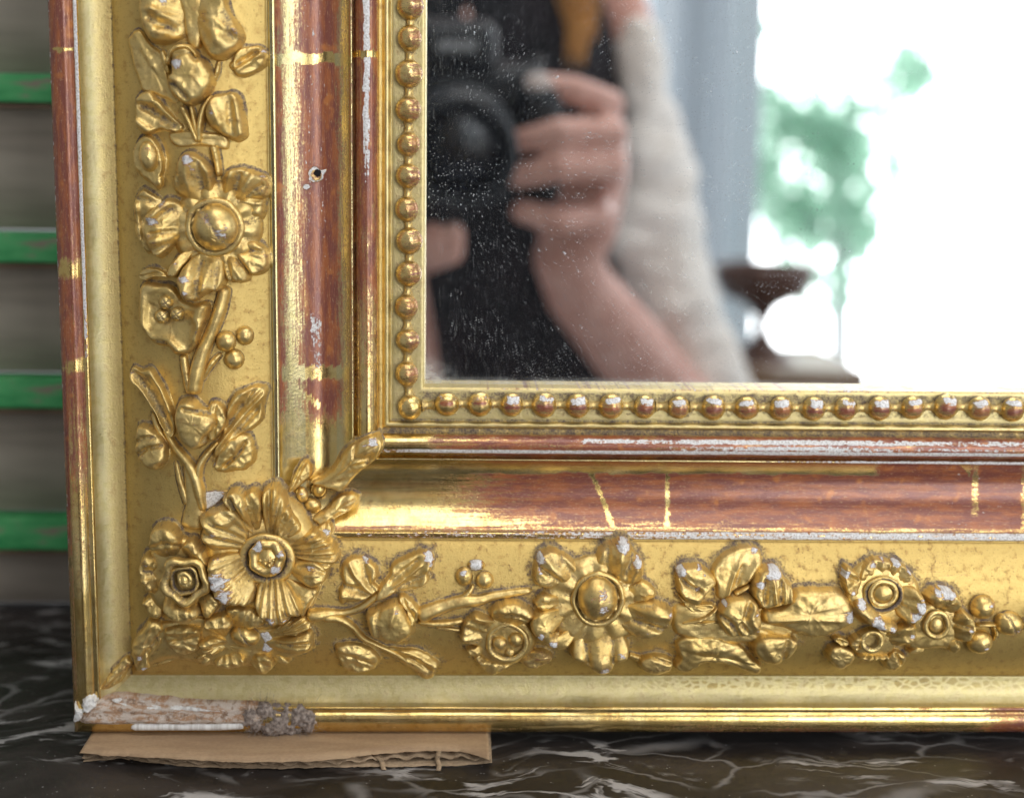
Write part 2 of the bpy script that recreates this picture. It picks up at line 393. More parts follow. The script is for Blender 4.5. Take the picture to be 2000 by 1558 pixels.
    pl = np.zeros_like(s)
    pl = np.where(panel, .65, pl); pl = np.where((s >= 36) & (s < 48), .5, pl)
    pl = np.where(cove, np.interp(s, [549, 575, 590], [.15, .5, 1.0]) if left else .85, pl)
    pl = np.where((s > 200) & (s < 260), .8 if left else .1, pl); pl = np.where((s > 104) & (s < 140), .7, pl)
    m = np.where(cove, np.interp(s, [549, 572, 590], [1.0, .95, .82]), m); m = np.where(panel, .8, m)
    ck = np.zeros_like(s) if left else box(s, 553, 576, 4)*np.interp(px, [600, 1150, 1350, 1800, 2000], [0, .15, 1, 1, .5])*(.4+.9*n3)
    return b, g, d, m, pl, ck

GX0 = BX+32; GZ0 = BZ+32                       # corner of the sight opening
TOPZ, RIGHTX = GZ0+2600, GX0+3200
# resample the profile finely
arc = np.r_[0, np.cumsum(np.hypot(np.diff(S_), np.diff(W_)))]
tt = np.unique(np.r_[arc, np.arange(0, arc[-1]-170, 2.8)])
RS, RW = np.interp(tt, arc, S_), np.interp(tt, arc, W_)
base_world = wp(GX0, -ZC, 0)
mirror = empty('gilt_mirror', (GX0*P+.2, 0, 22*P), 'old gilded mirror with flower garlands and a string of beads round the glass', 'mirror')

def rail(name, left):
    if left:
        ts = np.r_[np.arange(0, 1700, 5.0), np.arange(1700, TOPZ-GZ0+1, 60)]
    else:
        ts = np.r_[np.arange(0, 1900, 5.0), np.arange(1900, RIGHTX-GX0+1, 60)]
    n, m = len(ts), len(RS)
    S, T = np.meshgrid(RS, ts); Wg = np.repeat(RW[None], n, 0)
    # mitre: along the corner the rail starts where its own s says, so t runs from -s-32
    Tm = T-(S+32)*np.clip(1-T/260.0, 0, 1)
    wob = (fbm(Tm/300, S*0+1.5, 21)-.5)*2.2*sst(35, 60, S)
    Wg = Wg+wob*.6+(fbm(Tm/45, S/30, 22)-.5)*.8*(S > 258)
    if left: X = BX-S+wob*.4*(S > 40); Z = GZ0+Tm
    else: X = GX0+Tm; Z = BZ-S+wob*.4*(S > 40)
    px, py = back(X, Z, Wg)
    b, g, d, mt, pl, ck = paint(S, px, py, left, Tm)
    V = np.stack([X*P, -Wg*P, (Z+ZC)*P], -1).reshape(-1, 3)
    idx = np.arange(n*m).reshape(n, m)
    q = np.stack([idx[:-1, :-1], idx[:-1, 1:], idx[1:, 1:], idx[1:, :-1]], -1).reshape(-1, 4)
    if left: q = q[:, ::-1]
    st = np.stack([Tm+(0 if left else 5000), S, np.zeros_like(S)], -1).reshape(-1, 3)
    return build(name, V, q.tolist(), GILD, mirror, attrs=dict(bole=b, gesso=g, dust=d, matte=mt, pale=pl, crackle=ck), vec=dict(st=st))
left_stile = rail('frame_stile', True); bottom_rail = rail('frame_rail', False)

# looking glass
n = 60
gx = np.r_[GX0-6, GX0+np.linspace(0, 400, n), RIGHTX]; gz = np.r_[GZ0-6, GZ0+np.linspace(0, 300, n), TOPZ]
Xg, Zg = np.meshgrid(gx, gz); pxg, pyg = back(Xg, Zg, np.full_like(Xg, GLASS))
fog = np.clip(1-np.hypot((Xg-GX0)/75, (Zg-GZ0-8)/60), 0, 1)**1.5*.9+np.clip(1-(Zg-GZ0)/16, 0, 1)*.5
scr = np.clip(1-(Xg-GX0)/330, 0, 1)*.9
idx = np.arange(Xg.size).reshape(Xg.shape)
q = np.stack([idx[:-1, :-1], idx[:-1, 1:], idx[1:, 1:], idx[1:, :-1]], -1).reshape(-1, 4)
glass = build('looking_glass', np.stack([Xg*P, np.full_like(Xg, -GLASS*P), (Zg+ZC)*P], -1).reshape(-1, 3), q.tolist(), mirror_mat(), mirror,
              attrs=dict(fog=fog, scratch=scr), vec=dict(st=np.stack([Xg, Zg, 0*Xg], -1).reshape(-1, 3)))
build('glass_face', np.stack([Xg*P, np.full_like(Xg, -(GLASS+20)*P), (Zg+ZC)*P], -1).reshape(-1, 3), q.tolist(), glass_face_mat(), glass,
      attrs=dict(scratch=scr), vec=dict(st=np.stack([Xg, Zg, 0*Xg], -1).reshape(-1, 3)))
# back board of the mirror
def slab(name, x0, x1, y0, y1, z0, z1, m, parent=None, bev=0):
    v = [(x, y, z) for x in (x0, x1) for y in (y0, y1) for z in (z0, z1)]
    f = [(0, 1, 3, 2), (4, 6, 7, 5), (0, 4, 5, 1), (2, 3, 7, 6), (0, 2, 6, 4), (1, 5, 7, 3)]
    o = build(name, v, f, m, parent, smooth=False)
    if bev:
        md = o.modifiers.new('bevel', 'BEVEL'); md.width = bev; md.segments = 2
    return o
wood_back = simple('raw_pine', (0.20, 0.13, 0.075), (0.28, 0.19, 0.11), .7, (4, 60, 60))
slab('back_board', (BX-600)*P, RIGHTX*P, 95*P, 150*P, (BZ-600+ZC)*P, (TOPZ+ZC)*P, wood_back, mirror)

# ------------------------------------------------------------------ relief ornament
def ridge_field(p, ridges, w0):
    h = np.zeros(len(p)); gro = np.zeros(len(p))
    for pts, amp, wd in ridges:
        a = np.asarray(pts, float); X, Z = at(a[:, 0], a[:, 1], w0); poly = np.stack([X, Z], 1)
        if len(poly) > 2: poly = catmull(poly, 16, False)
        dd = seg_dist(p, poly, False); e = np.exp(-(dd/wd)**2); h += amp*e
        if amp < 0: gro = np.maximum(gro, e*min(1, -amp/10))
    return h, gro
SEED = [0]; FLC = {}; FLC_PX = {}
def relief(name, parent, outline, H, lift=0, k=.8, edge=.20, cup=0, tilt=(0, 0), ridges=(), white=(), bole=.08, grime=1.0, c=None, N=72, rough=1.0, pw=2.0, mat=None, fan=None):
    """one modelled leaf, petal or bud: an outline in relief on the moulding, with rounded edge, ribs and folds"""
    SEED[0] += 1; sd = SEED[0]
    o = catmull(outline, N)
    cx, cy = o.mean(0) if c is None else c
    X0, Z0 = at(cx, cy, 70); w0 = float(Wb(X0, Z0))+lift+.5*H
    X, Z = at(o[:, 0], o[:, 1], w0); O = np.stack([X, Z], 1)
    Cx, Cz = at(cx, cy, w0); C = np.array([float(Cx), float(Cz)])
    if name == 'petal' and parent is not None and parent.name in FLC:
        fc = np.array(FLC[parent.name]); rd = np.hypot(*(O-fc).T); tt_ = (rd-rd.min())/(rd.max()-rd.min()+1e-6)
        O = O+(fc-O)/rd[:, None]*(np.minimum(.30*rd.min(), 26)*(1-sst(.0, .55, tt_)))[:, None]; C = O.mean(0) if c is None else C
    dirn = O-C; ln = np.hypot(*dirn.T)
    ang = np.arange(N)
    O = O+dirn/ln[:, None]*((fbm(ang/3.1, ang*0+sd, sd)-.5)*3.2*rough)[:, None]
    fr = np.array([0, .1, .2, .3, .4, .5, .59, .67, .74, .8, .855, .9, .935, .963, .985, 1.0])
    pts = np.vstack([C[None]]+[C+f*(O-C) for f in fr[1:]])
    d = seg_dist(pts, O, True)
    D_ = np.sqrt(((pts[:, None, :]-O[None])**2).sum(2))+.3; ds = (D_**-3.0).mean(1)**(-1/3.0)
    d = ds*np.clip(d/(.14*d.max()), 0, 1)*d.max()/ds.max(); dm = d.max(); R = max(k*dm, 1e-3)
    e = np.clip(d/R, 0, 1); pr = (1-(1-e)**pw)**(1/pw)
    h = H*(edge+(1-edge)*pr)
    size = dm
    if name == 'petal' and fan is None and parent is not None and parent.name in FLC_PX: fan = (*FLC_PX[parent.name], 6, 1.5)
    if name == 'leaf' and len(ridges) < 3:
        q_ = O-O.mean(0); ax_ = np.linalg.eigh(q_.T@q_)[1][:, 1]; al = (pts-O.mean(0))@ax_; pe = (pts-O.mean(0))@np.array([-ax_[1], ax_[0]])
        h += np.clip(d/6, 0, 1)*min(1, H/22)*(-3.5*np.exp(-((pe-2*np.sin(al/15))/3.2)**2)+1.0*np.sin(al*.22+np.abs(pe)*.35+sd+3*fbm(al/20, pe/20, sd)))
    if cup: h -= cup*H*np.clip(1-np.hypot(*(pts-C).T)/(1.25*dm), 0, 1)**1.0
    h += tilt[0]*(pts[:, 0]-C[0])/size*.5+tilt[1]*(pts[:, 1]-C[1])/size*.5
    ri, gro = ridge_field(pts, ridges, w0)
    if fan:                                      # ribs that fan out from a point: (x, y, number per turn, depth)
        fx, fz = at(fan[0], fan[1], w0); a = np.arctan2(pts[:, 1]-float(fz), pts[:, 0]-float(fx))
        rr = np.sin(a*fan[2]*2.6+1.6*np.sin(sd)+2.2*fbm(a*3, a*0, sd)); ri = ri+fan[3]*(np.sign(rr)*np.abs(rr)**.7); gro = np.maximum(gro, .7*np.clip(-rr, 0, 1)**2*min(1, fan[3]/3))
    h += 1.25*ri*np.clip(d/(.18*dm+2), 0, 1)
    wr = 1-np.abs(2*fbm(pts[:, 0]/13+3*np.sin(sd), pts[:, 1]/13, sd+31)-1); h += (wr**3-.4)*1.8*rough*np.clip(d/5, 0, 1)*min(1, H/30)
    if name == 'petal' and parent is not None and parent.name in FLC:      # petals grow out of their flower
        fcx, fcz = FLC[parent.name]; dv = C-np.array([fcx, fcz]); L_ = np.hypot(*dv)+1e-6; u_ = ((pts-np.array([fcx, fcz]))@dv)/L_
        u0, u1 = u_.min(), u_.max(); h *= .26+.74*sst(u0, u0+.72*(u1-u0), u_)
    h += (fbm(pts[:, 0]/16, pts[:, 1]/16, sd+50)-.5)*3.0*rough*np.clip(d/6, 0, 1)+(fbm(pts[:, 0]/6, pts[:, 1]/6, sd+90)-.5)*1.1*rough
    wbase = Wb(pts[:, 0], pts[:, 1])
    # a relief keeps its own height over its ground instead of following every step below
    wbl = .6*wbase+.4*float(Wb(*C))
    wv = wbl+lift+h
    wv = np.maximum(wv, wbase+.5)
    ring = lambda f: np.arange(N)+1+(f-1)*N
    nin = len(fr)-1
    # skirt down to the ground and a fillet of settled dirt
    nrm = dirn/ln[:, None]
    if grime > .3: OUT.extend((O[::2]).tolist())
    up = np.clip(nrm[:, 1], 0, 1)
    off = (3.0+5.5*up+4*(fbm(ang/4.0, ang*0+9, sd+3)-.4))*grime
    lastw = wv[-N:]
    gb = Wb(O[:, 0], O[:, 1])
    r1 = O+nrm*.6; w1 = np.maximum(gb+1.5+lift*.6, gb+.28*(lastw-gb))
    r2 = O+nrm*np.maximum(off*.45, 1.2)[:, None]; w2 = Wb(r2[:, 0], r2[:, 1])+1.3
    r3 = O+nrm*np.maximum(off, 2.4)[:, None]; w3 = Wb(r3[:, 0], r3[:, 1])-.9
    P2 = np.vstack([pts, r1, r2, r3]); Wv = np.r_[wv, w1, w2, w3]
    rings = nin+3
    faces = [(0, 1+(i+1) % N, 1+i) for i in range(N)]
    for j in range(rings-1):
        a, b = 1+j*N, 1+(j+1)*N
        faces += [(a+i, a+(i+1) % N, b+(i+1) % N, b+i) for i in range(N)]
    npt = len(pts)
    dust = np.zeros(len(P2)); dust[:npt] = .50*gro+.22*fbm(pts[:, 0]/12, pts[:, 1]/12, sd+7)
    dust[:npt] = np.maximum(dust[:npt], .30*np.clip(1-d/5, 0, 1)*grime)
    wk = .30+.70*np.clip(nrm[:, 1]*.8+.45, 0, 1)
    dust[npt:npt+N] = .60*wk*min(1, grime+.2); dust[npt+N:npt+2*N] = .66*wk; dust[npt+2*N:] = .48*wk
    ges = np.zeros(len(P2)); bol = np.full(len(P2), float(bole)); bol[npt:] = .05
    for (x, y, r, amt) in white:
        wx, wz = at(x, y, w0); e = np.exp(-(np.hypot(P2[:, 0]-float(wx), P2[:, 1]-float(wz))/(r*1.1))**2)*min(1, amt*1.12)
        ges = np.maximum(ges, e); bol = np.maximum(bol, e*.75)
    ges[npt:] *= .3
    high = np.clip((h-.75*H)/(.4*H+1e-6), 0, 1)
    bol[:npt] += .10*high
    V = np.stack([P2[:, 0]*P, -Wv*P, (P2[:, 1]+ZC)*P], 1)
    st = np.stack([P2[:, 0]+sd*37, P2[:, 1]-sd*11, 0*Wv], 1)
    ob_ = build(name, V, faces, mat or GILD, parent, attrs=dict(bole=bol, gesso=ges, dust=dust, matte=np.full(len(P2), .72)), vec=dict(st=st))
    if name == 'flower': FLC[ob_.name] = (float(C[0]), float(C[1])); FLC_PX[ob_.name] = (float(cx), float(cy))
    return ob_

def stem(name, parent, path, H=16, lift=0, flat=1.0, n=40, white=(), groove=0, bole=.08, grime=1.0):
    """half-round stalk; path = (x, y, width)"""
    SEED[0] += 1; sd = SEED[0]
    q = catmull(path, n, False)
    X0, Z0 = at(q[:, 0], q[:, 1], 70); w0 = Wb(X0, Z0)+lift+.4*H
    X, Z = at(q[:, 0], q[:, 1], 0); X2, Z2 = at(q[:, 0], q[:, 1], 100)
    X = X+(X2-X)*w0/100; Z = Z+(Z2-Z)*w0/100
    p = np.stack([X, Z], 1); tg = np.gradient(p, axis=0); tg /= np.hypot(*tg.T)[:, None]+1e-9
    nr = np.stack([-tg[:, 1], tg[:, 0]], 1)
    OUT.extend((p[::2]+nr[::2]*q[::2, 2:3]*.45).tolist()); OUT.extend((p[::2]-nr[::2]*q[::2, 2:3]*.45).tolist())
    hw = q[:, 2]/2; u = np.linspace(0, 1, n)
    endt = np.clip(np.minimum(u, 1-u)*n/3.0, 0, 1); endt = np.sqrt(1-(1-endt)**2)*.85+.15
    hw = hw*endt*(1+.12*(fbm(u*9, u*0, sd)-.5))
    Hh = H*np.clip(q[:, 2]/q[:, 2].max(), .45, 1)*endt*(1+.2*(fbm(u*7, u*0+4, sd+1)-.5))
    M = 15; vs_ = []; at_d = []; at_g = []
    for j in range(M+4):
        if j < 2 or j >= M+2:
            sgn = -1 if j < 2 else 1; outer = j in (0, M+3)
            offs = sgn*(hw+(4.0 if outer else 1.4)*grime+(2.5*np.clip(sgn*nr[:, 1], 0, 1)*grime if outer else 0))
            hh = np.full(n, -1.0 if outer else 1.4); dd = np.full(n, .55 if outer else .68)
            pp = p+nr*offs[:, None]; ww = Wb(pp[:, 0], pp[:, 1])+hh
        else:
            a = math.pi*(1-(j-2)/(M-1)); offs = hw*math.cos(a); pp = p+nr*offs[:, None]
            s_ = math.sin(a)**.8
            hh = Hh*(.18+.82*s_)-groove*np.exp(-(math.cos(a)/.28)**2)
            ww = Wb(p[:, 0], p[:, 1])*.5+Wb(pp[:, 0], pp[:, 1])*.5+lift+hh+(fbm(pp[:, 0]/6, pp[:, 1]/6, sd+9)-.5)*1.2
            dd = np.full(n, .36 if j in (2, M+1) else .08+.1*(groove > 0 and abs(math.cos(a)) < .25))
        vs_.append(np.stack([pp[:, 0]*P, -ww*P, (pp[:, 1]+ZC)*P], 1)); at_d.append(dd)
        ge = np.zeros(n)
        for (x, y, r, amt) in white:
            wx, wz = at(x, y, 80); ge = np.maximum(ge, amt*np.exp(-(np.hypot(pp[:, 0]-float(wx), pp[:, 1]-float(wz))/r)**2))
        at_g.append(ge)
    V = np.concatenate(vs_); K = M+4; ii = np.arange(K*n).reshape(K, n)
    f = np.stack([ii[:-1, :-1], ii[1:, :-1], ii[1:, 1:], ii[:-1, 1:]], -1).reshape(-1, 4)
    f = f[:, ::-1] if True else f
    st = np.stack([V[:, 0]/P+sd*37, V[:, 2]/P-sd*11, 0*V[:, 0]], 1)
    g = np.concatenate(at_g)
    return build(name, V, f.tolist(), GILD, parent, attrs=dict(bole=np.maximum(bole, g*.7), gesso=g, dust=np.concatenate(at_d), matte=np.full(len(V), .7)), vec=dict(st=st))

def ball(name, parent, x, y, rx, ry=None, lift=0, hz=None, white=(), seam=0, bole=.12, rot=0.0, sink=.25):
    """berry: a modelled ball half sunk in the ground"""
    SEED[0] += 1; sd = SEED[0]; ry = ry or rx; hz = hz or .5*(rx+ry)
    X0, Z0 = at(x, y, 90); wb = float(Wb(X0, Z0)); wc = wb+lift+hz*sink
    Cx, Cz = [float(v) for v in at(x, y, wc+hz*.3)]
    nu, nv = 28, 16
    ph, th = [q.ravel() for q in np.meshgrid(np.pi*np.arange(nv+1)/nv, 2*np.pi*np.arange(nu)/nu, indexing='ij')]
    a, b, c_ = np.sin(ph)*np.cos(th), np.sin(ph)*np.sin(th), np.cos(ph)
    k = 1+.09*(fbm(a*2+5+sd, b*2+c_, sd)-.5)+.03*(fbm(a*7+sd, b*7+c_*3, sd+2)-.5)
    sm = np.zeros_like(a)
    if seam: sm = np.exp(-((a*math.cos(.6)+b*math.sin(.6))/.12)**2)
    if seam > 1: sm = np.maximum(sm, np.exp(-((a*math.cos(2.2)+b*math.sin(2.2))/.12)**2))
    k = k-.07*sm; lx, lz = a*rx*k, b*ry*k
    V = np.stack([Cx+lx*math.cos(rot)-lz*math.sin(rot), wc+c_*hz*k, Cz+lx*math.sin(rot)+lz*math.cos(rot)], 1)
    du = .55*sm+np.where(c_ < .05, .65, .3*np.clip(.35-c_, 0, 1)+.12)
    ge = np.zeros_like(a)
    for (wx, wy, r, amt) in white: ge = np.maximum(ge, amt*np.exp(-((a*rx-wx)**2+(b*ry-wy)**2)/(r*r))*(c_ > -.3))
    f = []
    for i in range(nv):
        for j in range(nu):
            a, b = i*nu+j, i*nu+(j+1) % nu; f.append((a, a+nu, b+nu, b))
    out = np.stack([V[:, 0]*P, -V[:, 1]*P, (V[:, 2]+ZC)*P], 1)
    st = np.stack([V[:, 0]+sd*37, V[:, 2]-sd*11, 0*V[:, 0]], 1)
    return build(name, out, [tuple(reversed(q)) for q in f], GILD, parent, attrs=dict(bole=np.maximum(bole, ge*.8), gesso=ge, dust=du, matte=np.full(len(V), .5)), vec=dict(st=st))

def ringlet(name, parent, x, y, rx, ry, tube, lift, lobes=0, amp=0, rot=0, white=(), dusty=.25, hz=None):
    """raised ring, plain or frilled"""
    SEED[0] += 1; sd = SEED[0]
    X0, Z0 = at(x, y, 90); wb = float(Wb(X0, Z0)); Cx, Cz = [float(v) for v in at(x, y, wb+lift)]
    nu, nv = 56, 10
    th, ph = [q.ravel() for q in np.meshgrid(2*np.pi*np.arange(nu)/nu, 2*np.pi*np.arange(nv)/nv, indexing='ij')]
    k = 1+amp*np.sin(lobes*th+sd)+.10*(fbm(np.cos(th)*2+9, np.sin(th)*2, sd)-.5); rr = 1+tube/max(rx, ry)*np.cos(ph)
    lx, lz = np.cos(th)*rx*k*rr, np.sin(th)*ry*k*rr
    V = np.stack([Cx+lx*math.cos(rot)-lz*math.sin(rot), wb+lift+(hz or tube)*np.sin(ph)*(1+.25*np.sin(lobes*th*.5+sd)+.3*(fbm(np.cos(th)*3+2, np.sin(th)*3, sd+4)-.5)), Cz+lx*math.sin(rot)+lz*math.cos(rot)], 1)
    du = np.where(np.sin(ph) < -.2, .7, dusty*(.5+.5*np.cos(ph+math.pi)))
    ge = np.zeros_like(th)
    for (a0, wd, amt) in white:
        dd = np.abs((th-a0+math.pi) % (2*math.pi)-math.pi); ge = np.maximum(ge, amt*np.exp(-(dd/wd)**2)*np.clip(np.sin(ph)+.4, 0, 2))
    f = []
    for i in range(nu):
        for j in range(nv):
            a, b = i*nv+j, i*nv+(j+1) % nv; c_, d_ = ((i+1) % nu)*nv+j, ((i+1) % nu)*nv+(j+1) % nv
            f.append((a, c_, d_, b))
    out = np.stack([V[:, 0]*P, -V[:, 1]*P, (V[:, 2]+ZC)*P], 1)
    st = np.stack([V[:, 0]+sd*37, V[:, 2]-sd*11, 0*V[:, 0]], 1)
    return build(name, out, f, GILD, parent, attrs=dict(bole=np.maximum(.1, ge*.8), gesso=ge, dust=np.clip(du, 0, 1), matte=np.full(len(V), .6)), vec=dict(st=st))
def oval(x, y, rx, ry, n=12, rot=0.0):
    return [(x+rx*math.cos(a)*math.cos(rot)-ry*math.sin(a)*math.sin(rot), y+rx*math.cos(a)*math.sin(rot)+ry*math.sin(a)*math.cos(rot)) for a in np.arange(n)*2*math.pi/n]

M_ = mirror; OUT = []
# ---- stile garland, from the top down
fl = relief('flower', M_, [(345, -30), (385, -36), (398, 10), (398, 60), (388, 95), (368, 84), (355, 20)], 14, grime=.6)
relief('petal', fl, [(270, 30), (274, -20), (320, -38), (356, -12), (363, 40), (364, 72), (332, 84), (296, 82), (280, 60)], 40, k=.7, ridges=[([(300, 18), (345, 42)], 10, 8), ([(296, 38), (342, 60)], -9, 6), ([(300, 62), (350, 68)], 5, 6)], white=[(322, 2, 9, .6)])
relief('petal', fl, [(385, -36), (440, -38), (443, 5), (453, 30), (472, 64), (466, 90), (438, 115), (412, 112), (392, 84), (380, 50), (374, 10)], 46, k=.75, tilt=(0, -6), ridges=[([(405, 20), (425, 80)], 8, 12), ([(440, 25), (455, 75)], -7, 8), ([(440, 55), (462, 60)], 6, 6)], white=[(398, 35, 10, .42), (460, 62, 7, .45)])
relief('leaf', M_, [(457, 112), (468, 95), (490, 90), (508, 90), (520, 104), (513, 128), (496, 142), (480, 150), (462, 148), (455, 130)], 20, cup=.25, ridges=[([(462, 140), (508, 108)], 6, 4), ([(466, 126), (500, 102)], -6, 4)], white=[(514, 97, 7, .5)])
ball('berry', M_, 455, 128, 7, 8)
relief('leaf', M_, [(248, 76), (270, 56), (296, 86), (324, 112), (332, 160), (350, 200), (300, 184), (276, 176), (266, 148), (252, 100)], 9, k=.5, rough=1.5, ridges=[([(262, 70), (300, 130)], 4, 6)], grime=.7)
bd = relief('bud', M_, [(332, 112), (341, 96), (370, 92), (384, 108), (402, 120), (418, 156), (402, 190), (376, 204), (352, 200), (331, 176), (326, 156), (334, 140)], 48, k=.95, ridges=[([(334, 162), (350, 172), (366, 192)], -11, 5), ([(336, 152), (360, 178)], 5, 6), ([(334, 118), (350, 108), (372, 104), (385, 118)], -8, 4)], white=[(348, 124, 12, .66)])
stem('rim', bd, [(330, 128, 9), (332, 112, 10), (344, 96, 11), (366, 92, 10), (380, 102, 9), (386, 114, 7)], 40, lift=6)
stem('leaf', M_, [(316, 98, 10), (322, 118, 12), (330, 145, 8)], 14)
stem('leaf', M_, [(428, 118, 5), (424, 140, 9), (418, 158, 6)], 12)
relief('leaf', M_, [(264, 190), (290, 178), (308, 192), (340, 226), (362, 247), (350, 260), (316, 254), (286, 264), (266, 248), (262, 220)], 24, k=.6, cup=.3, ridges=[([(276, 206), (305, 222), (345, 246)], -9, 7), ([(268, 238), (300, 258), (340, 254)], 7, 6), ([(270, 196), (300, 198)], 5, 5)], white=[(266, 192, 5, .55)])
relief('leaf', M_, [(414, 188), (432, 184), (450, 180), (468, 190), (476, 230), (478, 264), (462, 276), (444, 268), (430, 262), (410, 246), (400, 218)], 36, k=.75, ridges=[([(416, 204), (430, 240)], 8, 10), ([(446, 190), (455, 262)], -6, 7), ([(462, 200), (472, 262)], 4, 5)], white=[(416, 220, 9, .42)])
relief('leaf', M_, [(330, 262), (360, 256), (400, 258), (440, 266), (442, 290), (420, 288), (392, 284), (345, 286)], 9, grime=.6)
stem('stem', M_, [(354, 206, 9), (368, 234, 11), (386, 278, 9)], 18, lift=3)
stem('stem', M_, [(414, 186, 7), (398, 212, 11), (390, 250, 12), (389, 280, 9)], 20, lift=3)
stem('stem', M_, [(372, 204, 7), (380, 238, 10), (387, 276, 8)], 15, lift=3)
stem('stem', M_, [(417, 284, 14), (423, 312, 13), (428, 345, 10)], 22, lift=2)
bd = relief('bud', M_, [(260, 290), (276, 268), (296, 266), (314, 286), (324, 314), (320, 344), (312, 368), (296, 358), (272, 340), (258, 316)], 26, k=.6, rough=1.6, cup=.15)
ball('bud_core', bd, 291, 306, 19, 30, lift=14, hz=24, white=[(0, 12, 10, .3)], rot=.1)
ball('bud_core', bd, 311, 354, 9, 13, lift=8, hz=14)

# the open stile flower
fl = relief('flower', M_, oval(420, 444, 86, 88), 20, k=.9, cup=.35, grime=.5, fan=(420, 444, 4, 2.5))
relief('petal', fl, [(260, 420), (264, 388), (280, 369), (300, 378), (306, 398), (290, 412), (286, 432), (292, 470), (300, 498), (280, 486), (264, 452)], 24, cup=.3, ridges=[([(270, 388), (296, 392)], -8, 5), ([(268, 400), (276, 470)], 5, 5)], rough=1.5, c=(279, 430))
relief('petal', fl, [(280, 426), (294, 410), (320, 390), (344, 388), (351, 410), (346, 450), (333, 486), (312, 504), (294, 492), (280, 460)], 46, k=.7, rough=1.3, ridges=[([(344, 394), (318, 406), (298, 426)], 9, 6), ([(338, 408), (306, 432)], -8, 5), ([(342, 462), (300, 472)], 9, 6), ([(342, 452), (298, 458)], -6, 5), ([(335, 478), (304, 488)], -6, 4)], white=[(300, 432, 13, .52), (320, 398, 8, .5), (308, 474, 7, .42)])
relief('petal', fl, [(340, 342), (352, 306), (370, 296), (392, 308), (412, 330), (417, 362), (402, 380), (370, 388), (338, 371)], 40, lift=2, cup=.1, tilt=(0, 16), ridges=[([(370, 306), (366, 340), (372, 384)], 8, 6), ([(388, 318), (396, 372)], -9, 7), ([(408, 334), (412, 368)], 6, 5), ([(346, 330), (350, 372)], -5, 5)], white=[(370, 312, 11, .68), (378, 332, 7, .4)])
relief('petal', fl, [(432, 370), (439, 340), (458, 328), (492, 332), (520, 348), (522, 370), (512, 388), (472, 388), (448, 392)], 38, lift=2, tilt=(6, 10), ridges=[([(456, 334), (442, 374)], 8, 6), ([(470, 340), (458, 380)], -9, 5), ([(496, 344), (470, 384)], 7, 7), ([(512, 362), (480, 386)], -8, 4)], white=[(512, 346, 9, .45), (446, 348, 6, .4)])
relief('petal', fl, [(468, 386), (512, 386), (515, 410), (508, 430), (490, 438), (468, 438), (456, 412)], 22, lift=2, cup=.25, ridges=[([(470, 396), (508, 398)], 4, 5), ([(466, 420), (504, 424)], -4, 4)])
relief('petal', fl, [(464, 478), (496, 470), (518, 486), (525, 510), (516, 530), (488, 537), (462, 510), (458, 490)], 36, lift=2, k=.6, cup=.15, ridges=[([(462, 500), (486, 532)], -9, 4), ([(470, 486), (512, 492)], -7, 5), ([(468, 500), (516, 518)], 4, 7)], white=[(520, 498, 8, .3)])
relief('petal', fl, [(436, 508), (456, 506), (480, 526), (485, 543), (470, 553), (448, 548), (438, 530)], 36, lift=2, ridges=[([(454, 512), (476, 546)], 5, 5), ([(444, 514), (454, 546)], -6, 4)])
relief('petal', fl, [(344, 546), (362, 512), (392, 500), (432, 510), (441, 540), (427, 568), (408, 570), (380, 587), (360, 582), (347, 560)], 50, lift=2, k=.7, tilt=(0, -14), ridges=[([(372, 514), (364, 568)], 9, 9), ([(392, 508), (386, 576)], -10, 6), ([(412, 514), (402, 566)], 8, 7), ([(424, 516), (422, 560)], -7, 5)], white=[(364, 542, 11, .62), (366, 572, 8, .5), (405, 556, 5, .35)])
relief('petal', fl, [(327, 534), (336, 512), (356, 494), (364, 510), (350, 536), (338, 543)], 36, lift=2, white=[(345, 515, 7, .45)])
ringlet('calyx', fl, 419, 444, 49, 49, 7, 16, dusty=.5)
ct = ball('flower_centre', fl, 419, 444, 42, 44, lift=12, hz=40, seam=1, bole=.15, white=[(-12, 14, 12, .55), (14, -10, 14, .6), (22, 2, 8, .5), (0, -30, 9, .4)])
stem('fold', ct, [(404, 430, 5), (414, 446, 7), (410, 462, 6), (424, 474, 7)], 10, lift=50, n=16, white=[(410, 446, 9, .6)], grime=.2)
stem('fold', ct, [(424, 428, 6), (434, 440, 7), (428, 458, 8)], 10, lift=50, n=16, white=[(432, 440, 9, .6)], grime=.2)
relief('leaf', M_, [(271, 540), (284, 524), (312, 524), (332, 540), (302, 541), (285, 548)], 26, k=.6)

# cup flower with three seeds, stalks and berries
fl = relief('flower', M_, [(272, 560), (284, 552), (312, 556), (340, 560), (356, 580), (376, 592), (408, 588), (411, 612), (398, 640), (388, 674), (366, 692), (344, 692), (326, 676), (302, 672), (280, 652), (268, 620), (270, 586)], 24, k=.45, cup=.75, rough=1.7, c=(330, 620), ridges=[([(400, 594), (388, 618), (396, 632)], 12, 10), ([(392, 640), (384, 660)], 9, 8), ([(312, 672), (330, 664), (352, 680)], 9, 8), ([(326, 668), (306, 668)], -9, 5), ([(280, 580), (278, 640)], 6, 7)], white=[(398, 600, 9, .35), (388, 645, 6, .35)])
for x, y, r in ((324, 591, 13.5), (316, 618, 14), (345, 614, 13.5)): ball('seed', fl, x, y, r, lift=14, seam=2, bole=.15)
stem('stem', M_, [(440, 558, 22), (428, 608, 24), (410, 655, 22), (394, 692, 27), (383, 735, 28), (377, 772, 26)], 26, n=50, white=[(398, 682, 12, .3)])
stem('stem', M_, [(358, 692, 15), (364, 730, 17), (371, 770, 14)], 18)
stem('stem', M_, [(432, 690, 7), (412, 712, 11), (394, 744, 6)], 13)
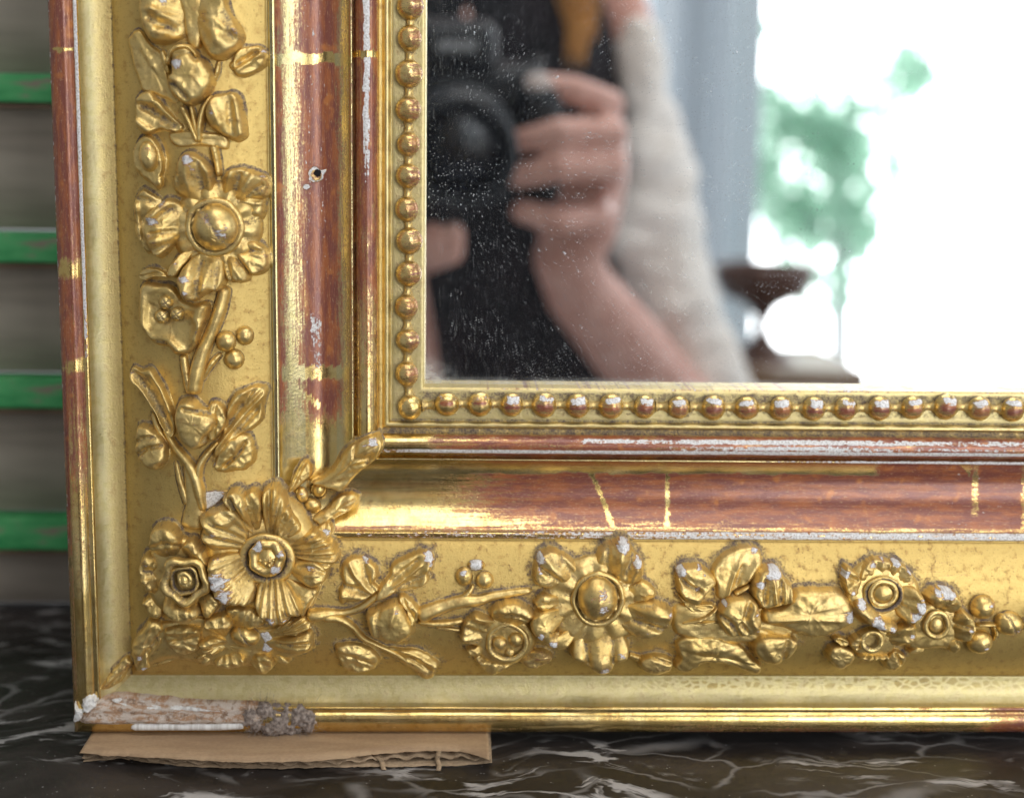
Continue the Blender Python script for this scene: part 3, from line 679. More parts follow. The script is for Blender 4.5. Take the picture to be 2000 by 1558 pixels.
for x, y, r in ((441, 667, 19.5), (478, 656, 17.5), (457, 702, 19)): ball('berry', M_, x, y, r, r*1.05, bole=.2)

# spray of leaves above the corner
relief('leaf', M_, [(249, 740), (257, 716), (276, 723), (296, 718), (312, 738), (328, 766), (341, 796), (347, 832), (336, 856), (318, 832), (305, 806), (290, 784), (270, 758)], 24, k=.5, cup=.1, rough=.8, c=(303, 776), ridges=[([(262, 728), (300, 772), (334, 836)], -9, 9), ([(296, 726), (318, 758), (336, 800)], 6, 5), ([(256, 744), (290, 780), (324, 838)], 7, 5)], white=[(256, 724, 7, .35)])
relief('leaf', M_, [(408, 790), (422, 784), (438, 796), (442, 822), (431, 846), (412, 862), (402, 830)], 26, k=.8)
relief('bud', M_, [(342, 800), (350, 784), (372, 778), (385, 786), (393, 797), (410, 802), (424, 816), (418, 840), (405, 852), (400, 868), (380, 878), (360, 870), (348, 852), (340, 824)], 48, k=.95, lift=2, ridges=[([(362, 796), (385, 800), (414, 806)], -10, 4), ([(350, 790), (380, 790)], 4, 6), ([(404, 852), (398, 862)], -8, 4)], white=[(388, 862, 9, .35), (380, 824, 9, .3)], N=80)
relief('leaf', M_, [(440, 826), (446, 790), (460, 766), (480, 758), (500, 752), (518, 756), (521, 768), (514, 790), (512, 820), (492, 838), (468, 850), (446, 878), (420, 894), (422, 868), (434, 846)], 20, k=.45, cup=.1, c=(474, 806), N=80, ridges=[([(520, 766), (480, 806), (440, 854), (420, 880)], 9, 4), ([(480, 762), (462, 780), (446, 806)], 9, 6), ([(474, 790), (444, 836)], -9, 5), ([(508, 758), (486, 778)], 6, 4), ([(500, 800), (460, 845)], -7, 6), ([(492, 764), (482, 782)], -6, 3)])
relief('leaf', M_, [(428, 878), (448, 856), (464, 848), (484, 848), (496, 870), (496, 900), (480, 916), (456, 920), (436, 922), (418, 914), (422, 895)], 20, k=.7, rough=1.4, ridges=[([(478, 864), (466, 886), (440, 908)], -9, 3), ([(440, 880), (462, 862)], 5, 9)], white=[(416, 905, 9, .5)])
relief('bud', M_, [(264, 848), (268, 832), (292, 830), (308, 844), (324, 856), (330, 876), (328, 896), (312, 916), (292, 914), (270, 900), (262, 876)], 42, k=.9, ridges=[([(266, 864), (284, 854), (304, 850)], -7, 4), ([(266, 892), (290, 874), (320, 866)], -7, 4), ([(290, 905), (322, 890)], 4, 8)], white=[(284, 890, 12, .28)])
stem('stem', M_, [(298, 806, 8), (310, 838, 14), (330, 870, 8)], 14)
stem('stem', M_, [(366, 906, 20), (378, 950, 34), (382, 990, 40), (374, 1034, 44)], 16, bole=.12)
stem('stem', M_, [(318, 832, 9), (338, 868, 15), (362, 898, 18), (380, 928, 22), (390, 966, 20), (396, 1000, 14)], 26, n=50, lift=2)
stem('stem', M_, [(428, 862, 8), (400, 892, 12), (388, 918, 14), (389, 950, 10), (392, 975, 8)], 20, lift=4)
stem('stem', M_, [(343, 900, 5), (352, 940, 12), (366, 985, 14)], 10)
relief('gesso_chip', M_, [(402, 962), (424, 960), (446, 958), (430, 975), (405, 993), (400, 978)], 5, k=.3, white=[(410, 972, 30, .95)], grime=.4)

# ---- corner: large flower
base = relief('flower', M_, [(400, 1000), (450, 975), (520, 965), (570, 985), (610, 1040), (640, 1090), (625, 1150), (590, 1200), (530, 1210), (470, 1185), (420, 1160), (400, 1090)], 24, k=.8, cup=.5, c=(521, 1090))
FC = (521, 1090)
def cp(pts, H=44, **kw):
    kw.setdefault('lift', 4); kw.setdefault('fan', (FC[0], FC[1], 11, 3.2)); kw.setdefault('k', .7)
    return relief('petal', base, pts, H, **kw)
cp([(396, 1028), (388, 1010), (412, 998), (440, 988), (470, 994), (479, 1022), (474, 1044), (466, 1071), (444, 1075), (412, 1075), (393, 1049)], 42, ridges=[([(404, 1020), (450, 1016)], 6, 8), ([(420, 1040), (460, 1052)], 4, 4)], white=[(418, 1040, 10, .42), (440, 1052, 8, .35)])
cp([(436, 972), (460, 955), (482, 972), (485, 1008), (479, 1030), (464, 1020), (450, 994)], 52, ridges=[([(452, 972), (470, 1016)], -10, 5), ([(474, 975), (481, 1010)], 6, 5)], white=[(448, 982, 8, .35)])
cp([(473, 970), (496, 955), (512, 974), (510, 1006), (496, 1030), (482, 1010)], 46, fan=None, cup=.1)
cp([(512, 963), (520, 950), (541, 946), (556, 968), (568, 1000), (584, 1022), (591, 1040), (571, 1053), (552, 1056), (530, 1048), (514, 1040), (511, 1001)], 50, cup=.1, fan=(521, 1085, 14, 4))
cp([(563, 1066), (588, 1050), (611, 1037), (636, 1047), (663, 1082), (655, 1098), (638, 1109), (611, 1104), (579, 1093), (566, 1082)], 46, fan=(515, 1088, 20, 4.0), bole=.2)
cp([(575, 1119), (590, 1099), (617, 1095), (638, 1108), (637, 1132), (612, 1145), (584, 1137)], 50, fan=None, k=.95, ridges=[([(584, 1112), (610, 1104), (632, 1116)], -6, 3), ([(590, 1120), (622, 1116)], 4, 5)], white=[(606, 1106, 12, .45)])
cp([(565, 1146), (600, 1144), (622, 1152), (604, 1180), (592, 1204), (574, 1186)], 22, fan=None)
cp([(498, 1154), (520, 1145), (557, 1143), (579, 1162), (593, 1190), (585, 1204), (568, 1199), (564, 1212), (541, 1219), (520, 1211), (498, 1192)], 50, tilt=(0, -8), fan=(521, 1075, 16, 4.2), white=[(530, 1208, 13, .55), (556, 1205, 8, .4)])
cp([(408, 1092), (436, 1082), (468, 1082), (476, 1114), (492, 1144), (500, 1163), (490, 1182), (460, 1180), (433, 1174), (414, 1152), (405, 1119)], 52, fan=(535, 1080, 17, 3.6), tilt=(-10, -4), white=[(426, 1130, 22, .66), (440, 1160, 18, .6), (424, 1090, 8, .35)], bole=.15)
ringlet('dust_ring', base, 521, 1092, 47, 44, 9, 26, dusty=.85)
ct = ball('flower_centre', base, 521, 1091, 36, 38, lift=24, hz=26, bole=.15)
ringlet('rim', ct, 521, 1089, 26, 27, 9.5, 54, lobes=7, amp=.05, white=[(2.2, .4, .7), (5.4, .4, .62), (.3, .25, .5)], dusty=.3)
for i in range(13):
    a = i*2.4; r = 4.7*math.sqrt(i+.3); ball('seed', ct, 521+r*math.cos(a), 1089+r*math.sin(a), 4.2, lift=50, hz=5, bole=.1)

# rose beside it
rose = relief('flower', M_, oval(345, 1125, 66, 82), 22, k=.8)
relief('petal', rose, [(292, 1049), (301, 1028), (331, 1021), (352, 1039), (359, 1071), (352, 1087), (325, 1088), (299, 1082), (289, 1066)], 56, k=.8, rough=1.4, ridges=[([(300, 1066), (330, 1056), (352, 1064)], -6, 5)], bole=.2)
relief('petal', rose, [(354, 1064), (379, 1052), (399, 1076), (410, 1103), (403, 1112), (384, 1090), (364, 1078)], 48, k=.8, c=(384, 1080))
relief('petal', rose, [(274, 1095), (288, 1079), (315, 1087), (326, 1103), (321, 1130), (324, 1154), (309, 1164), (285, 1149), (272, 1119)], 44, k=.75, rough=1.4, ridges=[([(284, 1112), (318, 1118)], -9, 6), ([(284, 1130), (314, 1150)], 6, 8)], white=[(286, 1094, 10, .35)])
relief('petal', rose, [(314, 1161), (331, 1173), (363, 1179), (388, 1181), (392, 1198), (365, 1212), (336, 1206), (317, 1187)], 54, k=.9, ridges=[([(330, 1180), (380, 1190)], 4, 7), ([(372, 1182), (378, 1202)], -5, 3)], c=(352, 1190))
relief('petal', rose, [(279, 1173), (298, 1163), (315, 1173), (321, 1195), (307, 1207), (285, 1196)], 30, rough=1.5)
relief('petal', rose, [(396, 1160), (408, 1150), (430, 1172), (420, 1196), (404, 1206), (394, 1190)], 34)
ringlet('frill', rose, 362, 1133, 39, 40, 8.5, 42, lobes=5, amp=.09, dusty=.5, hz=13)
ringlet('frill', rose, 361, 1132, 26, 27, 5, 32, lobes=4, amp=.06, dusty=.8, hz=8)
ball('flower_centre', rose, 361, 1132, 15, 17, lift=30, hz=22)
ringlet('frill', rose, 361, 1131, 9.5, 12, 5.5, 51, dusty=.5, rot=.5)

# lower flower and leaves in the corner
low = relief('flower', M_, [(262, 1288), (296, 1226), (350, 1206), (400, 1200), (500, 1222), (600, 1212), (613, 1262), (560, 1290), (470, 1306), (400, 1300), (330, 1288), (285, 1308)], 12, k=.35, rough=1.5, c=(440, 1255), N=90)
relief('petal', low, [(398, 1211), (415, 1200), (440, 1196), (456, 1214), (450, 1232), (436, 1242), (410, 1232)], 34, lift=2, ridges=[([(404, 1220), (446, 1220)], 6, 5)])
relief('petal', low, [(389, 1254), (412, 1240), (446, 1245), (452, 1264), (430, 1277), (404, 1274)], 36, lift=2, ridges=[([(396, 1252), (440, 1250)], 5, 4), ([(396, 1260), (444, 1260)], -6, 3)])
relief('petal', low, [(384, 1282), (400, 1272), (418, 1278), (420, 1292), (400, 1298)], 20, lift=2)
relief('petal', low, [(416, 1292), (428, 1277), (462, 1267), (480, 1280), (475, 1297), (446, 1304)], 34, lift=2, rough=1.5)
relief('petal', low, [(492, 1287), (503, 1273), (530, 1275), (537, 1297), (520, 1315), (498, 1305)], 36, lift=2, ridges=[([(504, 1280), (514, 1306)], 5, 5)], white=[(520, 1290, 9, .3)])
relief('petal', low, [(538, 1246), (568, 1240), (606, 1228), (612, 1249), (600, 1270), (571, 1277), (544, 1268)], 38, lift=2, ridges=[([(545, 1248), (604, 1240)], 6, 4), ([(545, 1256), (606, 1252)], -7, 4)])
relief('petal', low, [(544, 1237), (562, 1212), (594, 1200), (609, 1220), (580, 1238)], 28, lift=2, fan=(530, 1245, 14, 3))
relief('petal', low, [(537, 1276), (552, 1277), (566, 1292), (550, 1294)], 22, lift=2)
relief('petal', low, [(440, 1190), (480, 1184), (520, 1206), (500, 1226), (462, 1222)], 26, lift=2, fan=(520, 1090, 12, 2))
ball('flower_centre', low, 479, 1243, 30, 20, lift=10, hz=26, rot=-.25, seam=1)
relief('gesso_chip', low, [(508, 1232), (526, 1230), (536, 1252), (528, 1272), (512, 1270), (516, 1250)], 14, white=[(522, 1250, 26, .95)], grime=.3)
relief('leaf', M_, [(323, 1227), (347, 1217), (390, 1219), (397, 1238), (386, 1270), (352, 1279), (325, 1254)], 24, k=.6, ridges=[([(330, 1230), (388, 1226)], 5, 5)], rough=1.4)
relief('leaf', M_, [(254, 1270), (262, 1249), (274, 1232), (293, 1206), (315, 1208), (324, 1230), (310, 1265), (294, 1281), (293, 1303), (268, 1310)], 28, k=.7, rough=1.6, ridges=[([(300, 1215), (275, 1270)], 7, 9), ([(318, 1232), (290, 1270)], -6, 4)], white=[(275, 1280, 7, .6), (284, 1304, 6, .6), (262, 1303, 5, .6)])
relief('leaf', M_, [(203, 1336), (211, 1322), (229, 1297), (247, 1281), (260, 1292), (248, 1311), (232, 1332), (214, 1342)], 17, k=.8, rough=1.6, ridges=[([(212, 1330), (250, 1290)], 5, 6)], bole=.25)

# corner leaves that reach over the hollow
relief('leaf', M_, [(606, 944), (626, 932), (650, 914), (678, 876), (704, 856), (732, 846), (746, 856), (747, 872), (733, 898), (708, 918), (688, 938), (666, 962), (644, 956), (628, 952)], 26, k=.5, rough=.7, ridges=[([(640, 946), (690, 895), (735, 862)], 4, 12), ([(742, 862), (715, 902)], -5, 5)], white=[(730, 860, 9, .85), (712, 868, 4, .5)], bole=.15, lift=6)
relief('leaf', M_, [(565, 957), (576, 926), (588, 902), (597, 897), (607, 908), (608, 926), (600, 936), (582, 950)], 22, k=.7, ridges=[([(596, 902), (574, 948)], 5, 5)])
relief('leaf', M_, [(612, 1008), (638, 990), (658, 970), (672, 964), (690, 963), (702, 972), (690, 989), (668, 1001), (648, 1010), (638, 1022)], 24, k=.8, ridges=[([(640, 1002), (690, 974)], 5, 6)])
relief('leaf', M_, [(620, 1030), (640, 1018), (650, 1032), (644, 1050), (634, 1058), (626, 1046)], 26, white=[(638, 1036, 8, .6)])
for x, y, rx, ry, r in ((590, 966, 12.5, 16, -.2), (622, 956, 14, 16, .4), (610, 986, 17, 14, .1)): ball('berry', M_, x, y, rx, ry, lift=8, rot=-r, white=[(0, 2, 7, .5)] if x < 600 else ())
ball('berry', M_, 584, 993, 5)

# ---- rail garland, from the corner to the right
relief('leaf', M_, [(666, 1120), (669, 1103), (688, 1090), (708, 1091), (722, 1098), (735, 1108), (739, 1126), (731, 1138), (742, 1150), (720, 1166), (700, 1174), (680, 1174), (667, 1179), (662, 1152), (672, 1140)], 22, k=.55, cup=.2, N=80, ridges=[([(735, 1162), (700, 1130), (682, 1098)], 6, 5), ([(735, 1160), (715, 1125), (710, 1096)], -6, 5), ([(735, 1164), (695, 1150), (668, 1142)], -7, 5), ([(725, 1166), (670, 1160)], 5, 6), ([(726, 1140), (730, 1112)], 4, 5)], white=[(714, 1094, 7, .7)])
relief('leaf', M_, [(760, 1124), (766, 1103), (788, 1092), (816, 1080), (834, 1080), (848, 1092), (845, 1110), (836, 1120), (840, 1131), (820, 1148), (790, 1153), (772, 1157), (752, 1168), (732, 1170), (744, 1142)], 24, k=.5, cup=.15, N=80, ridges=[([(770, 1142), (795, 1124), (822, 1102)], 6, 3), ([(764, 1134), (790, 1114), (816, 1094)], -5, 5), ([(778, 1148), (832, 1120)], -6, 6), ([(838, 1100), (826, 1140)], 6, 7), ([(775, 1154), (808, 1147)], -7, 3)], white=[(838, 1088, 10, .85), (842, 1102, 6, .6)])
stem('stem', M_, [(598, 1203, 26), (625, 1200, 26), (650, 1198, 18), (675, 1197, 13), (704, 1188, 13), (735, 1166, 14), (752, 1156, 12)], 26, n=50)
stem('stem', M_, [(628, 1206, 18), (660, 1207, 17), (688, 1222, 14), (708, 1244, 13), (734, 1258, 11), (780, 1280, 11), (812, 1308, 10)], 24, n=50)
relief('leaf', M_, [(732, 1257), (760, 1256), (786, 1260), (812, 1260), (834, 1272), (858, 1293), (852, 1306), (845, 1328), (826, 1331), (806, 1311), (776, 1288)], 14, k=.6, c=(808, 1290), ridges=[([(784, 1264), (815, 1276), (850, 1300)], 8, 6), ([(800, 1280), (838, 1310)], -4, 4)], bole=.2)
relief('leaf', M_, [(780, 1162), (800, 1167), (818, 1188), (812, 1216), (796, 1218), (794, 1192), (780, 1174)], 30, k=.7, c=(800, 1190))
relief('bud', M_, [(718, 1220), (716, 1198), (732, 1188), (746, 1180), (772, 1171), (789, 1180), (798, 1200), (808, 1220), (806, 1240), (792, 1254), (770, 1257), (746, 1252), (724, 1242)], 50, k=.95, ridges=[([(742, 1186), (736, 1214), (742, 1248)], -6, 4), ([(772, 1178), (764, 1210)], 4, 7), ([(804, 1236), (784, 1252)], -6, 4)], white=[(775, 1186, 7, .5), (752, 1246, 4, .5), (784, 1248, 4, .4)])
stem('stem', M_, [(814, 1205, 34), (835, 1196, 32), (868, 1184, 26), (904, 1175, 25), (932, 1174, 22), (962, 1166, 17), (1000, 1160, 15), (1040, 1154, 12)], 24, n=56)
stem('stem', M_, [(816, 1214, 10), (860, 1217, 13), (906, 1211, 10)], 18, lift=2)
stem('stem', M_, [(852, 1224, 6), (876, 1226, 9), (900, 1229, 7)], 12)
stem('stem', M_, [(888, 1176, 10), (908, 1164, 11), (921, 1150, 9), (924, 1141, 7)], 14)
ball('berry', M_, 907, 1126, 17, 19.5, white=[(-2, 9, 10, .6)])
ball('berry', M_, 930, 1104, 17.5, 11, white=[(0, 2, 16, .9)])
ball('berry', M_, 947, 1133, 17.5, 18)
relief('leaf', M_, [(654, 1260), (664, 1252), (692, 1250), (720, 1258), (742, 1280), (738, 1300), (720, 1314), (682, 1315), (664, 1296)], 22, k=.8, ridges=[([(668, 1262), (720, 1280)], 4, 9), ([(700, 1308), (720, 1306)], 5, 4)], rough=1.5)

# small cup flower
fl = relief('flower', M_, oval(985, 1248, 62, 56), 18, k=.8, grime=.7)
relief('petal', fl, [(900, 1236), (907, 1211), (927, 1195), (954, 1202), (972, 1211), (956, 1231), (950, 1258), (926, 1262), (902, 1250)], 34, k=.6, cup=.3, ridges=[([(930, 1200), (966, 1212)], 6, 5), ([(912, 1222), (946, 1240)], -6, 6)])
relief('petal', fl, [(956, 1202), (966, 1183), (992, 1173), (1020, 1177), (1041, 1195), (1038, 1213), (1020, 1219), (992, 1210), (974, 1212)], 46, k=.9, ridges=[([(968, 1204), (1000, 1196), (1034, 1208)], -5, 4)])
relief('petal', fl, [(912, 1264), (935, 1258), (950, 1268), (938, 1276), (918, 1276)], 30, k=.7)
relief('petal', fl, [(926, 1279), (954, 1272), (988, 1284), (1008, 1291), (974, 1315), (954, 1318), (934, 1296)], 22, k=.6, ridges=[([(940, 1282), (990, 1292)], -5, 5)])
relief('petal', fl, [(1006, 1289), (1033, 1274), (1056, 1264), (1079, 1276), (1070, 1292), (1046, 1304), (1024, 1300)], 28, k=.7, bole=.35, ridges=[([(1020, 1288), (1066, 1276)], 5, 5)])
ringlet('calyx', fl, 991, 1254, 37, 36, 6, 22, dusty=.5)
for x, y, r in ((976, 1256, 15.5), (1008, 1249, 15.5), (996, 1273, 12)): ball('seed', fl, x, y, r, lift=16, bole=.35 if x < 980 else .15)

# big open rail flower
fl = relief('flower', M_, oval(1162, 1180, 104, 88), 18, k=.9, rough=1.5, grime=.6, cup=.3, fan=(1165, 1172, 4, 2.5))
relief('petal', fl, [(1041, 1128), (1045, 1103), (1053, 1083), (1071, 1076), (1094, 1080), (1131, 1104), (1127, 1124), (1102, 1136), (1084, 1138), (1072, 1149), (1050, 1142)], 38, k=.7, ridges=[([(1062, 1084), (1082, 1106), (1106, 1130)], 8, 8), ([(1054, 1106), (1090, 1132)], -9, 4), ([(1096, 1088), (1116, 1118)], -6, 5)], white=[(1056, 1090, 10, .75), (1054, 1112, 7, .55)])
relief('petal', fl, [(1168, 1116), (1163, 1098), (1175, 1074), (1202, 1058), (1226, 1057), (1240, 1080), (1255, 1094), (1258, 1114), (1249, 1135), (1226, 1142), (1200, 1135), (1181, 1122)], 44, k=.7, ridges=[([(1216, 1066), (1206, 1128)], 9, 10), ([(1188, 1072), (1184, 1110)], -8, 5), ([(1236, 1082), (1222, 1120)], -10, 5), ([(1246, 1096), (1232, 1134)], 6, 5)], white=[(1218, 1064, 13, .85), (1244, 1096, 10, .75), (1206, 1112, 5, .35)])
relief('petal', fl, [(1222, 1148), (1249, 1134), (1271, 1141), (1281, 1155), (1276, 1168), (1240, 1176)], 24, k=.8)
relief('petal', fl, [(1233, 1198), (1249, 1176), (1280, 1174), (1307, 1184), (1315, 1202), (1304, 1228), (1280, 1242), (1258, 1248), (1231, 1243), (1222, 1231), (1240, 1218)], 46, k=.75, ridges=[([(1238, 1212), (1262, 1216), (1296, 1226)], -10, 5), ([(1250, 1190), (1302, 1198)], 6, 9), ([(1244, 1184), (1276, 1178)], -5, 3)], white=[(1306, 1196, 8, .45), (1262, 1228, 6, .3)])
relief('petal', fl, [(1112, 1256), (1130, 1249), (1159, 1246), (1184, 1248), (1200, 1243), (1222, 1240), (1230, 1260), (1226, 1284), (1204, 1291), (1197, 1306), (1179, 1318), (1157, 1309), (1136, 1292), (1118, 1284)], 52, k=.7, ridges=[([(1142, 1250), (1148, 1290)], -12, 5), ([(1196, 1246), (1196, 1288)], -12, 5), ([(1170, 1256), (1174, 1296)], 5, 12)], white=[(1180, 1302, 12, .5), (1212, 1272, 9, .4), (1168, 1256, 7, .3)], N=80)
relief('petal', fl, [(1035, 1206), (1046, 1195), (1067, 1187), (1087, 1198), (1087, 1220), (1078, 1238), (1089, 1242), (1092, 1260), (1077, 1263), (1055, 1248), (1037, 1231)], 48, k=.85, c=(1064, 1218), white=[(1056, 1236, 9, .6), (1080, 1256, 10, .75)])
relief('petal', fl, [(1045, 1170), (1060, 1159), (1078, 1163), (1082, 1178), (1062, 1192), (1046, 1182)], 30, k=.8)
relief('petal', fl, [(1080, 1236), (1114, 1242), (1112, 1258), (1088, 1266)], 36, k=.8)
ringlet('calyx', fl, 1168, 1170, 47, 50, 6, 16, dusty=.4)
ct = ball('flower_centre', fl, 1168, 1170, 39, 44, lift=14, hz=42, bole=.15, white=[(6, 14, 16, .62), (8, -16, 15, .62), (-14, 6, 9, .5), (20, 0, 9, .5)])
relief('bud', M_, [(1249, 1284), (1272, 1274), (1303, 1278), (1315, 1294), (1304, 1312), (1276, 1318), (1253, 1306)], 34, k=.95, ridges=[([(1275, 1278), (1306, 1290)], -6, 3)], bole=.25)
stem('leaf', M_, [(1228, 1278, 10), (1246, 1284, 14), (1256, 1290, 8)], 14)

# leaf spray
sp = relief('leaf', M_, [(1319, 1180), (1400, 1182), (1479, 1182), (1549, 1178), (1548, 1220), (1544, 1243), (1468, 1256), (1378, 1254), (1319, 1233)], 12, k=.5, rough=1.6, N=80)
relief('leaf', M_, [(1321, 1126), (1328, 1110), (1364, 1105), (1387, 1117), (1401, 1137), (1391, 1149), (1378, 1162), (1364, 1181), (1339, 1174), (1326, 1157), (1323, 1139)], 34, k=.6, ridges=[([(1330, 1128), (1346, 1142), (1364, 1150)], -10, 4), ([(1332, 1114), (1376, 1130)], 4, 8), ([(1330, 1156), (1360, 1166)], 5, 6)], white=[(1330, 1114, 10, .85), (1366, 1108, 7, .5), (1362, 1148, 8, .45), (1374, 1120, 5, .5)])
relief('leaf', M_, [(1326, 1162), (1350, 1176), (1392, 1178), (1384, 1190), (1348, 1190)], 22, k=.7)
relief('leaf', M_, [(1389, 1117), (1400, 1098), (1422, 1080), (1454, 1069), (1482, 1072), (1491, 1094), (1486, 1114), (1470, 1130), (1456, 1141), (1438, 1148), (1420, 1164), (1400, 1168), (1396, 1141)], 20, k=.5, ridges=[([(1444, 1100), (1430, 1125), (1420, 1158)], 5, 3), ([(1450, 1105), (1436, 1140)], -5, 4), ([(1480, 1098), (1460, 1126)], 4, 6)], white=[(1474, 1076, 9, .6), (1406, 1112, 5, .45), (1484, 1092, 6, .35)])
stem('stem', M_, [(1434, 1160, 7), (1450, 1151, 9), (1464, 1143, 7)], 24)
relief('petal', M_, [(1469, 1148), (1479, 1121), (1497, 1110), (1522, 1111), (1535, 1130), (1547, 1144), (1547, 1175), (1514, 1182), (1488, 1186), (1471, 1166)], 48, k=.7, ridges=[([(1494, 1130), (1491, 1172)], -11, 4), ([(1508, 1132), (1511, 1170)], 6, 4), ([(1524, 1132), (1522, 1172)], -9, 4), ([(1538, 1140), (1536, 1172)], -5, 3)], white=[(1512, 1116, 13, .9), (1484, 1138, 8, .8), (1500, 1124, 8, .7)])
relief('bud', M_, [(1402, 1193), (1418, 1170), (1447, 1163), (1474, 1168), (1482, 1184), (1487, 1211), (1482, 1234), (1456, 1241), (1429, 1244), (1411, 1229), (1402, 1211)], 46, k=.8, ridges=[([(1408, 1200), (1426, 1214), (1440, 1238)], -10, 5), ([(1470, 1176), (1464, 1200), (1474, 1218)], 7, 7), ([(1460, 1172), (1452, 1200)], -7, 5), ([(1444, 1212), (1456, 1228)], -6, 4)], white=[(1474, 1194, 9, .5), (1476, 1226, 9, .4), (1414, 1176, 5, .7)])
stem('stem', M_, [(1330, 1216, 6), (1360, 1210, 9), (1384, 1200, 9), (1402, 1184, 7)], 22)
stem('stem', M_, [(1346, 1214, 5), (1374, 1215, 8), (1400, 1212, 6)], 18)
relief('leaf', M_, [(1319, 1243), (1373, 1234), (1418, 1243), (1446, 1256), (1468, 1283), (1489, 1299), (1478, 1320), (1454, 1311), (1418, 1297), (1378, 1294), (1360, 1306), (1337, 1316), (1317, 1301), (1327, 1283)], 26, k=.6, rough=1.6, N=80, ridges=[([(1350, 1262), (1420, 1266), (1478, 1308)], 5, 12), ([(1446, 1258), (1482, 1298)], 5, 4)])
relief('bud', M_, [(1468, 1266), (1473, 1243), (1499, 1234), (1540, 1238), (1556, 1247), (1553, 1268), (1530, 1291), (1504, 1298), (1481, 1286)], 40, k=.85, ridges=[([(1534, 1244), (1528, 1284)], -8, 4), ([(1490, 1250), (1510, 1286)], 4, 8)])
relief('stem', M_, [(1555, 1152), (1600, 1150), (1636, 1149), (1654, 1166), (1666, 1186), (1668, 1211), (1647, 1227), (1625, 1240), (1589, 1245), (1557, 1237), (1530, 1226), (1490, 1216), (1488, 1188), (1530, 1180)], 34, k=.8, rough=1.5, N=90, white=[(1659, 1202, 12, .8)], ridges=[([(1500, 1207), (1560, 1204), (1640, 1206)], 5, 6)])

# wide flower
fl = relief('flower', M_, oval(1725, 1160, 74, 64), 18, k=.9, cup=.3)
relief('petal', fl, [(1676, 1130), (1686, 1105), (1707, 1092), (1734, 1093), (1742, 1100), (1740, 1126), (1726, 1134), (1698, 1138)], 30, k=.5, cup=.35, white=[(1704, 1104, 9, .6), (1724, 1094, 9, .4)])
relief('petal', fl, [(1738, 1102), (1752, 1095), (1776, 1114), (1781, 1130), (1756, 1141), (1738, 1132)], 30, k=.5, cup=.35, white=[(1752, 1099, 9, .9), (1774, 1114, 7, .6)])
relief('petal', fl, [(1646, 1139), (1650, 1112), (1658, 1106), (1678, 1125), (1680, 1146), (1672, 1167), (1657, 1161)], 38, k=.6, cup=.3, ridges=[([(1656, 1124), (1674, 1134)], -6, 4)], white=[(1652, 1120, 8, .85), (1664, 1158, 7, .6)])
relief('petal', fl, [(1670, 1175), (1685, 1166), (1695, 1188), (1714, 1208), (1741, 1215), (1754, 1219), (1740, 1233), (1716, 1228), (1694, 1214), (1675, 1194)], 50, k=.9, c=(1706, 1206), rough=1.8, white=[(1708, 1212, 15, .8), (1682, 1178, 10, .85), (1738, 1224, 9, .6)])
relief('petal', fl, [(1750, 1146), (1786, 1146), (1803, 1166), (1805, 1184), (1794, 1203), (1770, 1214), (1756, 1206), (1748, 1193), (1762, 1175)], 42, k=.7, cup=.1, tilt=(8, -6), rough=1.5, white=[(1794, 1180, 12, .75), (1784, 1200, 12, .7), (1798, 1166, 6, .5)])
ringlet('calyx', fl, 1725, 1159, 25, 24, 5, 26, dusty=.4)
ball('flower_centre', fl, 1725, 1159, 23, 22, lift=14, hz=13)
ringlet('dust_ring', fl, 1725, 1161, 36, 33, 5, 17, dusty=1.3)

# ring flower
fl = relief('flower', M_, [(1774, 1222), (1802, 1178), (1834, 1172), (1870, 1196), (1878, 1243), (1862, 1267), (1820, 1268), (1776, 1266)], 20, k=.7, rough=1.5)
relief('petal', fl, [(1808, 1166), (1820, 1150), (1842, 1147), (1865, 1155), (1877, 1173), (1875, 1189), (1854, 1199), (1829, 1186)], 40, k=.8, rough=1.5, white=[(1848, 1154, 14, .85), (1828, 1154, 8, .7)])
relief('petal', fl, [(1858, 1204), (1878, 1188), (1896, 1202), (1902, 1224), (1892, 1247), (1870, 1253), (1864, 1234)], 44, k=.8, rough=1.6, ridges=[([(1866, 1216), (1890, 1220)], -6, 4)], white=[(1890, 1224, 8, .4)])
relief('petal', fl, [(1850, 1250), (1862, 1242), (1872, 1258), (1861, 1273), (1851, 1266)], 34, k=.9)
relief('petal', fl, [(1772, 1271), (1788, 1256), (1807, 1258), (1799, 1271)], 26, k=.9)
ringlet('calyx', fl, 1830, 1220, 22, 25, 5.5, 30, dusty=.45)
ball('flower_centre', fl, 1829, 1221, 17, 19, lift=16, hz=10)

# little flower below
fl = relief('flower', M_, oval(1706, 1254, 44, 34), 18, k=.8)
relief('petal', fl, [(1657, 1252), (1667, 1238), (1681, 1237), (1687, 1254), (1677, 1268), (1660, 1262)], 36, k=.8)
relief('petal', fl, [(1671, 1273), (1686, 1272), (1704, 1278), (1722, 1272), (1732, 1270), (1731, 1284), (1712, 1284), (1694, 1287), (1678, 1284)], 32, k=.9)
relief('petal', fl, [(1723, 1238), (1752, 1220), (1780, 1215), (1786, 1240), (1771, 1257), (1743, 1262), (1729, 1256)], 34, k=.7, white=[(1776, 1236, 7, .5)])
ringlet('calyx', fl, 1703, 1252, 19, 19, 6, 30, dusty=.5)
relief('bud', M_, [(1615, 1265), (1622, 1256), (1644, 1255), (1663, 1267), (1668, 1283), (1655, 1299), (1640, 1307), (1622, 1293), (1613, 1277)], 38, k=.95)
relief('bud', M_, [(1725, 1285), (1737, 1267), (1752, 1265), (1767, 1279), (1760, 1299), (1743, 1311), (1730, 1300)], 30, k=.9, ridges=[([(1744, 1270), (1756, 1292)], -6, 3)], bole=.25)
